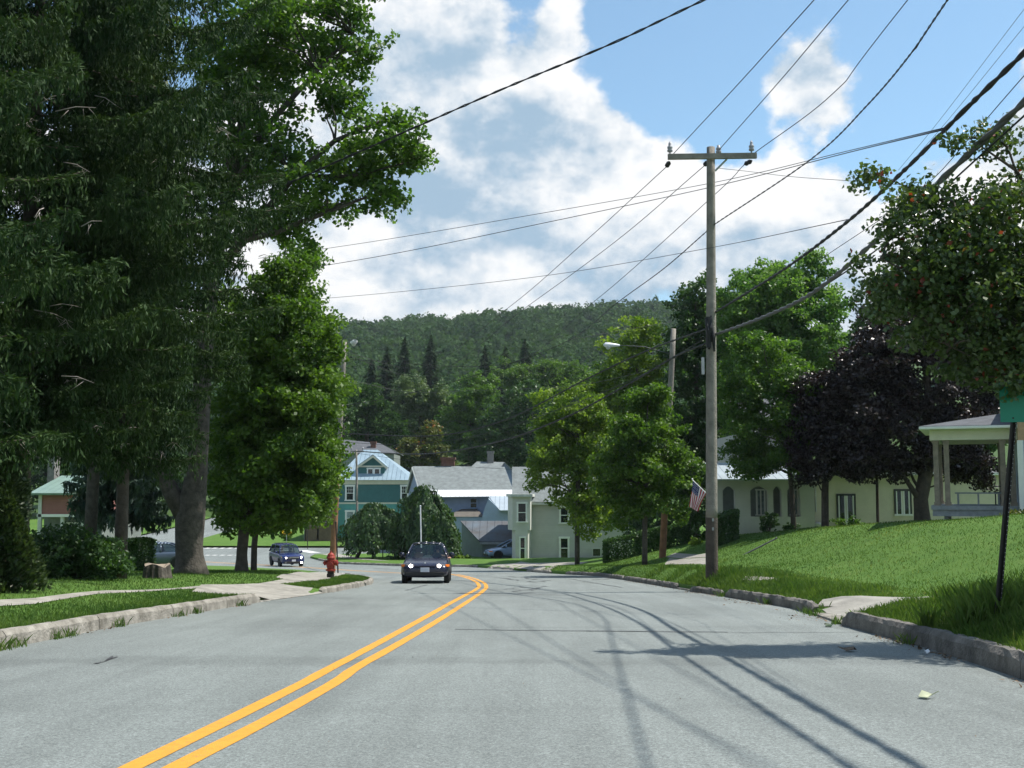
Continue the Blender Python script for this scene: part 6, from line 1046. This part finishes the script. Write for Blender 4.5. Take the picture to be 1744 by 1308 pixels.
# --- cars
def car(name, label, cat, loc, rz, L, W, H, paint, st, gh, wheels, wr, lights=True, driver=False, roofrack=False, plate=True, lampz=.62, lampw=(.40, .70), suv=False):
    """st: stations (y, zbottom, ztop, halfwidth); gh: windscreen base y,z; top y; roof end y; rear base y,z; half widths. Front faces local -Y"""
    r = empty(name, loc, label, cat, None, rz); OFF[r.name] = Vector((0, 0, 0)); y0 = -L / 2
    V, Fq = [], []; prof = lambda zb, zt, hw: [(.0, zb), (hw * .80, zb), (hw * .97, zb + .09), (hw, zb + (zt - zb) * .42), (hw * .985, zt - (zt - zb) * .24), (hw * .93, zt - .035), (hw * .80, zt), (hw * .4, zt + .018), (0, zt + .022)]
    for (y, zb, zt, hw) in st:
        h = prof(zb, zt, hw); V += [(x, y0 + y, z) for x, z in h] + [(-x, y0 + y, z) for x, z in h[-2:0:-1]]
    k = 16
    for i in range(len(st) - 1):
        for j in range(k): Fq.append((i * k + j, i * k + (j + 1) % k, (i + 1) * k + (j + 1) % k, (i + 1) * k + j))
    mb = MB(); mb.v = V; mb.f = [tuple(f) for f in Fq] + [tuple(range(k))[::-1], tuple((len(st) - 1) * k + j for j in range(k))]; mb.m = [0] * len(mb.f)
    body = mb.build('body', M[paint], r, smooth=True); sub = body.modifiers.new('smooth', 'SUBSURF'); sub.levels = 1; sub.render_levels = 2
    ay, az, by, cy, dy, dz, hb, ht = gh; ay, by, cy, dy = (y0 + q for q in (ay, by, cy, dy)); hz = H - .03
    # roof with rounded edges
    rf = MB(); ny = 6; R = []
    for i in range(ny + 1):
        t = i / ny; y = by + (cy - by) * t; cr = .035 * math.sin(math.pi * t); R.append([(-ht, y, hz - .05), (-ht * .93, y, hz - .005 + cr), (-ht * .5, y, hz + .022 + cr), (0, y, hz + .03 + cr), (ht * .5, y, hz + .022 + cr), (ht * .93, y, hz - .005 + cr), (ht, y, hz - .05)])
    for i in range(ny):
        for j in range(6): rf.quad(R[i][j], R[i][j + 1], R[i + 1][j + 1], R[i + 1][j])
    bm_o = rf.build('roof', M[paint], r, smooth=True); md = bm_o.modifiers.new('thick', 'SOLIDIFY'); md.thickness = .03
    def pil(name_, a, b, rad=.035): return MB().tube([a, Vector(a).lerp(Vector(b), .5) + Vector((0, 0, .015)), b], rad, 8).build(name_, M[paint], r, smooth=True)
    for s in (-1, 1): pil('pillar', (s * hb, ay, az), (s * ht * .97, by, hz - .03)); pil('pillar', (s * hb * 1.0, (by + cy) / 2 + .1, az), (s * ht, (by + cy) / 2 + .05, hz - .04), .04); pil('pillar', (s * hb * .98, dy, dz), (s * ht * .97, cy, hz - .03), .05)
    def pane(name_, a, b, c, d, mt, bow=.05):
        m = MB(); a, b, c, d = map(Vector, (a, b, c, d)); n = 5; g = []
        for j in (0, 1):
            p, q = (a, b) if j == 0 else (d, c); g.append([p.lerp(q, i / n) + Vector((0, -bow * math.sin(math.pi * i / n) * (1 if name_ == 'windscreen' else 0 if name_ == 'side_window' else -1), 0)) for i in range(n + 1)])
        for i in range(n): m.quad(g[0][i], g[0][i + 1], g[1][i + 1], g[1][i])
        return m.build(name_, M[mt], r, smooth=True)
    pane('windscreen', (-hb + .03, ay, az), (hb - .03, ay, az), (ht - .04, by, hz - .02), (-ht + .04, by, hz - .02), 'wind'); pane('rear_window', (-hb + .05, dy, dz), (hb - .05, dy, dz), (ht - .05, cy, hz - .02), (-ht + .05, cy, hz - .02), 'sideglass' if suv else 'wind')
    my = (by + cy) / 2 + .08
    for s in (-1, 1): pane('side_window', (s * hb, ay + .12, az), (s * hb, my - .04, az), (s * ht, my - .04, hz - .05), (s * ht, by + .02, hz - .05), 'sideglass'); pane('side_window', (s * hb, my + .04, az), (s * hb * .98, dy - .06, dz), (s * ht, cy, hz - .05), (s * ht, my + .04, hz - .05), 'sideglass')
    for s in (-1, 1):
        m = MB(); x = s * (hb + .17); m.lathe((x, ay + .35, az + .10), [(.03, -.04), (.085, -.03), (.10, 0), (.10, .05), (.08, .07)], 10, 'y'); mr_ = m.build('mirror', M[paint], r, smooth=True); mr_.scale = (1, 1, 1); MB().tube([(s * hb * .99, ay + .32, az + .02), (x, ay + .36, az + .07)], .025, 6).build('mirror_arm', M['plastic'], mr_)
    for wy in wheels:
        for s in (-1, 1):
            o = (0, y0 + wy, wr); xo, xi = s * (W / 2 - .005), s * (W / 2 - .20); w = MB().lathe(o, [(wr * .62, xo), (wr * .92, xo), (wr, xo - s * .03), (wr, xi + s * .03), (wr * .92, xi), (wr * .62, xi)], 24, 'x').build('wheel', M['tyre'], r, smooth=False)
            MB().lathe(o, [(wr * .61, xo - s * .012), (wr * .45, xo - s * .03), (wr * .2, xo - s * .012), (.03, xo - s * .008)], 20, 'x').build('rim', M['rim'], w)
            ar = MB(); n = 14; pts = [Vector((s * (W / 2 - .02), y0 + wy + (wr + .035) * math.cos(math.pi * q / n), wr + (wr + .035) * math.sin(math.pi * q / n))) for q in range(n + 1)]; ar.tube(pts, .03, 6); ar.build('wheel_arch', M['plastic'], w)
    fy = y0
    for s in (-1, 1):
        a, b = lampw; m = MB(); m.prism([(s * a, fy + .02, lampz - .075), (s * b, fy + .13, lampz - .05), (s * (b + .02), fy + .16, lampz + .06), (s * a, fy + .05, lampz + .075)], (0, .25, 0)); hl = m.build('headlight', M['lens'], r)
        if lights: MB().lathe((s * (a + .10), fy + .035, lampz), [(.055, 0), (.05, -.02), (.03, -.03)], 14, 'y').build('bulb', M['glow'], hl)
        MB().prism([(s * (b + .02), fy + .14, lampz - .045), (s * (b + .15), fy + .30, lampz - .02), (s * (b + .15), fy + .30, lampz + .05), (s * (b + .02), fy + .14, lampz + .055)], (0, .12, 0)).build('turn_signal', M['orange'], r)
    if suv:
        g = MB(); g.box(-.42, .42, fy - .03, fy + .1, lampz - .09, lampz + .09); gr = g.build('grille', M['plastic'], r); MB().box(-.45, .45, fy - .045, fy - .028, lampz - .02, lampz + .03).build('grille_bar', M['chrome'], gr)
        for s in (-1, 1): MB().lathe((s * .62, fy - .005, .42), [(.07, 0), (.06, -.02)], 12, 'y').build('fog_lamp', M['glow'] if s > 0 else M['lens'], r)
    else: MB().box(-.36, .36, fy - .012, fy + .06, lampz - .025, lampz - .008).build('grille', M['plastic'], r); MB().lathe((0, fy + .03, lampz + .11), [(.035, 0), (.03, -.012)], 12, 'y').build('badge', M['chrome'], r)
    lo = MB(); lo.box(-W * .40, W * .40, fy - .008, fy + .25, st[0][1] - .04, st[0][1] + .09); lo.build('air_intake', M['plastic'], r, bevel=.02)
    if plate: MB().box(-.155, .155, fy - .055, fy - .04, st[0][1] + .09, st[0][1] + .245).build('number_plate', M['plate'], r, bevel=.006)
    # cabin
    MB().box(-hb + .06, hb - .06, ay + .05, dy - .1, st[3][1] + .1, az - .25).build('cabin_floor', M['seat'], r); MB().box(-hb + .05, hb - .05, ay + .10, ay + .5, az - .22, az - .01).build('dashboard', M['plastic'], r, bevel=.03)
    for s in (-1, 1):
        x = s * .36; sy = by + .35; sm_ = MB(); sm_.prism([(x - .23, sy, az - .35), (x + .23, sy, az - .35), (x + .19, sy + .22, az + .16), (x - .19, sy + .22, az + .16)], (0, .12, 0)); sb = sm_.build('seat', M['seat'], r, bevel=.03); MB().box(x - .13, x + .13, sy + .22, sy + .32, az + .19, az + .36).build('headrest', M['seat'], sb, bevel=.04)
    if driver: MB().lathe((.36, ay + .62, az + .01), [(.17, 0), (.185, .012), (.17, .024)], 18, 'y').build('steering_wheel', M['plastic'], r)
    if roofrack:
        for s in (-1, 1): MB().tube([(s * ht * .8, by + .35, hz + .05), (s * ht * .8, by + .4, hz + .09), (s * ht * .8, cy - .25, hz + .09), (s * ht * .8, cy - .2, hz + .05)], .018, 6).build('roof_rail', M['plastic'], r)
        for y in (by + .7, cy - .6): MB().box(-ht * .8, ht * .8, y - .03, y + .03, hz + .08, hz + .10).build('roof_bar', M['plastic'], r)
    return r
SED = [(0, .32, .52, .60), (.05, .24, .62, .74), (.22, .21, .71, .815), (.7, .20, .80, .845), (1.3, .20, .90, .85), (2.3, .20, .93, .85), (3.3, .20, .95, .85), (4.0, .22, .96, .82), (4.4, .28, .90, .76), (4.5, .40, .80, .68)]
lc = at(720, 994, Rz); sed = car('parked_car', 'dark navy sedan with lit headlights driving towards us on the road', 'car', (lc.x, lc.y + 2.15, float(Rz(lc.x, lc.y + 2.2))), R_(2), 4.5, 1.7, 1.42, 'navy', SED, (1.18, .90, 2.05, 3.05, 3.75, .96, .74, .56), (.86, 3.5), .31, driver=True)
sed.name = 'sedan_car'; sed.rotation_euler[0] = R_(-3.2)
SUVS = [(0, .42, .78, .76), (.06, .34, .92, .86), (.3, .30, 1.0, .92), (.8, .29, 1.04, .93), (1.25, .29, 1.08, .93), (2.4, .29, 1.10, .93), (3.6, .29, 1.11, .93), (4.45, .32, 1.10, .91), (4.62, .38, 1.06, .86), (4.68, .48, .95, .80)]
q = P(484, 968, 77); suv = car('suv_car', 'dark blue sport utility car with roof bars coming round the bend', 'car', (q.x, 77.6, float(Rz(q.x, 77.6))), R_(26), 4.68, 1.88, 1.74, 'bluepaint', SUVS, (1.15, 1.07, 1.75, 4.2, 4.55, 1.12, .84, .66), (.95, 3.65), .37, roofrack=True, suv=True, lampz=.80, lampw=(.50, .74)); suv.scale = (.87, .87, .87)
q = P(262, 958, 64); pk = car('parked_car', 'grey-blue saloon parked between the clipped hedge and the big maple trunk', 'car', (q.x, 64, float(G(q.x, 64)) - .02), R_(-78), 4.9, 1.82, 1.43, 'greyblue', [(a * 1.09, b, c, d * 1.07) for a, b, c, d in SED], (1.3, .90, 2.25, 3.35, 4.3, .96, .80, .60), (.95, 3.8), .33, lights=False)
q = P(873, 962, 87); pk2 = car('parked_car', 'light blue car with its nose showing beside the cream bay window', 'car', (q.x, 86.5, float(G(q.x, 86.5)) - .02), R_(-76), 4.4, 1.75, 1.45, 'lightblue', SED, (1.1, .92, 2.0, 3.1, 3.9, .96, .76, .56), (.86, 3.45), .32, lights=False)
# --- driver of the sedan: one continuous skinned figure
def driver():
    base = sed.matrix_basis @ Vector((.36, -2.25 + 2.25, .48)); r = empty('person', base, 'driver in a dark shirt at the wheel of the navy sedan', 'person', None, R_(2.001)); OFF[r.name] = Vector((0, 0, 0))
    J = []; E = []; RD = []
    def add(p, rad, par=None): J.append(p); RD.append(rad); (E.append((par, len(J) - 1)) if par is not None else None); return len(J) - 1
    pel = add((0, .22, .0), (.17, .14)); ch = add((0, .30, .32), (.19, .13), pel); nk = add((0, .30, .52), (.06, .06), ch); hd = add((0, .28, .64), (.085, .10), nk); add((0, .27, .74), (.075, .09), hd); add((0, .19, .63), (.02, .02), hd)
    def arm(s, el, wr_):
        sh = add((s * .20, .29, .44), (.075, .075), ch); e = add(el, (.048, .048), sh); w = add(wr_, (.032, .036), e); d = (Vector(wr_) - Vector(el)).normalized(); pm = Vector(wr_) + d * .08; k = add(tuple(pm), (.04, .02), w); sd = d.cross(Vector((0, 0, 1))).normalized()
        for f, ln in ((-1.5, .07), (-.5, .085), (.5, .08), (1.5, .065)): q = pm + sd * f * .018 + d * .03; a = add(tuple(q), (.009, .009), k); add(tuple(q + d * ln * .5 + Vector((0, 0, -.012))), (.008, .008), a)
        a = add(tuple(Vector(wr_) + d * .04 + sd * .04), (.010, .010), w); add(tuple(Vector(wr_) + d * .07 + sd * .06), (.009, .009), a)
    arm(1, (.48, .12, .40), (.42, -.14, .42)); arm(-1, (-.28, .05, .22), (-.10, -.28, .36))
    for s in (-1, 1): t = add((s * .12, -.15, .02), (.08, .08), pel); k = add((s * .14, -.42, .06), (.06, .06), t); add((s * .13, -.62, -.25), (.045, .045), k)
    me = bpy.data.meshes.new('body'); me.from_pydata(J, E, []); o = bpy.data.objects.new('body', me); COL.objects.link(o); o.parent = r; me.materials.append(M['skin'])
    o.modifiers.new('skin', 'SKIN'); 
    if not me.skin_vertices: me.attributes.new  # layer is added with the modifier
    lay = me.skin_vertices[0] if len(me.skin_vertices) else None
    if lay:
        for i, rd in enumerate(RD): lay.data[i].radius = rd
        lay.data[0].use_root = True
    s = o.modifiers.new('sub', 'SUBSURF'); s.levels = 1; s.render_levels = 1
    MB().lathe((0, .285, .73), [(.088, -.03), (.10, .02), (.085, .09), (.04, .125)], 12).build('hair', M['hair'], r, smooth=True)
    MB().lathe((0, .29, .22), [(.20, -.2), (.215, .0), (.225, .16), (.16, .26), (.075, .29)], 14).build('shirt', M['shirt'], r, smooth=True).scale = (1, .78, 1)
try: driver()
except Exception as ex: print('driver failed', ex)
# --- small things
def stump():
    b = at(266, 984); b.y = b.y; R = rpx(21, b.y); n = 28; root = empty('tree_stump', b, 'low weathered tree stump beside the forked maple', 'stump'); V = []; 
    prof = []; mb = MB()
    for k, (h, f) in enumerate(((-.1, 1.2), (.08, 1.08), (.25, 1.0), (.32, .96))):
        for j in range(n): w = 2 * math.pi * j / n; q = R * f * (1 + .09 * math.sin(5 * w) + .05 * math.sin(11 * w)); mb.v.append((b.x + q * math.cos(w), b.y + q * math.sin(w), b.z + h + (.05 * math.sin(3 * w) if k == 3 else 0)))
    for k in range(3):
        for j in range(n): mb.f.append((k * n + j, k * n + (j + 1) % n, (k + 1) * n + (j + 1) % n, (k + 1) * n + j)); mb.m.append(0)
    mb.f.append(tuple(3 * n + j for j in range(n))); mb.m.append(1); mb.build('wood', [M['bark'], M['tanwood']], root)
stump()
def flowers(name, label, pts, Y, mt, n):
    root = None; c = P(pts[0][0], pts[0][1], Y); c.z = float(G(c.x, Y)); root = empty(name, c, label, 'flowers'); cl = np.array([P(x, y, Y) for x, y in pts]); cl = np.repeat(cl, 3, 0) + rng.normal(0, .12, (len(cl) * 3, 3)); V, Fq, v = leaves(cl, .22, n, .14); rawmesh('blooms', V, Fq, M[mt], root, v)
    g = cl.copy(); g[:, 2] -= .4; V, Fq, v = leaves(g, .35, n, .16); V[:, 2] = np.maximum(V[:, 2], G(V[:, 0], V[:, 1]) + .01); rawmesh('leaves', V, Fq, M['maple'], root, v)
flowers('flower_clump', 'left clump of yellow flowers by the far street sign', [(482, 908), (486, 907)], 109, 'flower', 50); flowers('flower_clump', 'smaller clump of yellow flowers right of the far street sign', [(493, 907)], 109, 'flower', 50); flowers('flower_clump', 'yellow flowers at the left edge of the lawn', [(2, 962), (0, 968)], 27, 'flower', 30)
def litter(name, label, px, py, w, mt, cat, k=1, fn=Rz):
    c = at(px, py, fn); mb = MB()
    for j in range(k):
        o = c + Vector((random.uniform(-w, w) * (j > 0), random.uniform(-w, w) * .6 * (j > 0), .012)); a = random.uniform(0, 6.28); n = 7; pts = [o + Vector((math.cos(a + q * 6.28 / n) * w * (.5 if q % 2 else 1), math.sin(a + q * 6.28 / n) * w * (.4 if q % 2 else .8), .01 + .02 * (q % 3))) for q in range(n)]; mb.prism(pts, (0, 0, -.008))
    return tag(mb.build(name, M[mt]), label, cat)
litter('fallen_leaf', 'pale withered leaf lying on the road at the lower right', 1580, 1190, .085, 'gleaf', 'leaf', 1); litter('paper_scrap', 'crumpled pale scrap in the shade by the right kerb', 1578, 1115, .04, 'paper', 'litter'); litter('twig_scrap', 'brown twig debris in the tree shadow on the road', 1445, 1110, .12, 'litter_soil', 'debris', 1); litter('paper_scrap', 'tiny white scrap on the grass by the hydrant', 585, 978, .05, 'paper', 'litter', fn=G); litter('fallen_leaf', 'green sprig lying in the gutter by the dropped kerb', 1412, 1068, .10, 'hedge', 'leaf')

# ---------------------------------------------------------------- air between us and the hill
def haze():
    o = MB().box(-1700, 1700, -500, 2400, -8, 175).build('haze', []); m = bpy.data.materials.new('haze'); m.use_nodes = True; nt = m.node_tree; nt.nodes.clear(); out = nt.nodes.new('ShaderNodeOutputMaterial'); v = nt.nodes.new('ShaderNodeVolumePrincipled')
    v.inputs['Color'].default_value = (.80, .90, 1.0, 1); v.inputs['Density'].default_value = .00012; v.inputs['Density Attribute'].default_value = ''; v.inputs['Anisotropy'].default_value = .3; nt.links.new(v.outputs[0], out.inputs['Volume']); o.data.materials.append(m); tag(o, kind='stuff')
haze()
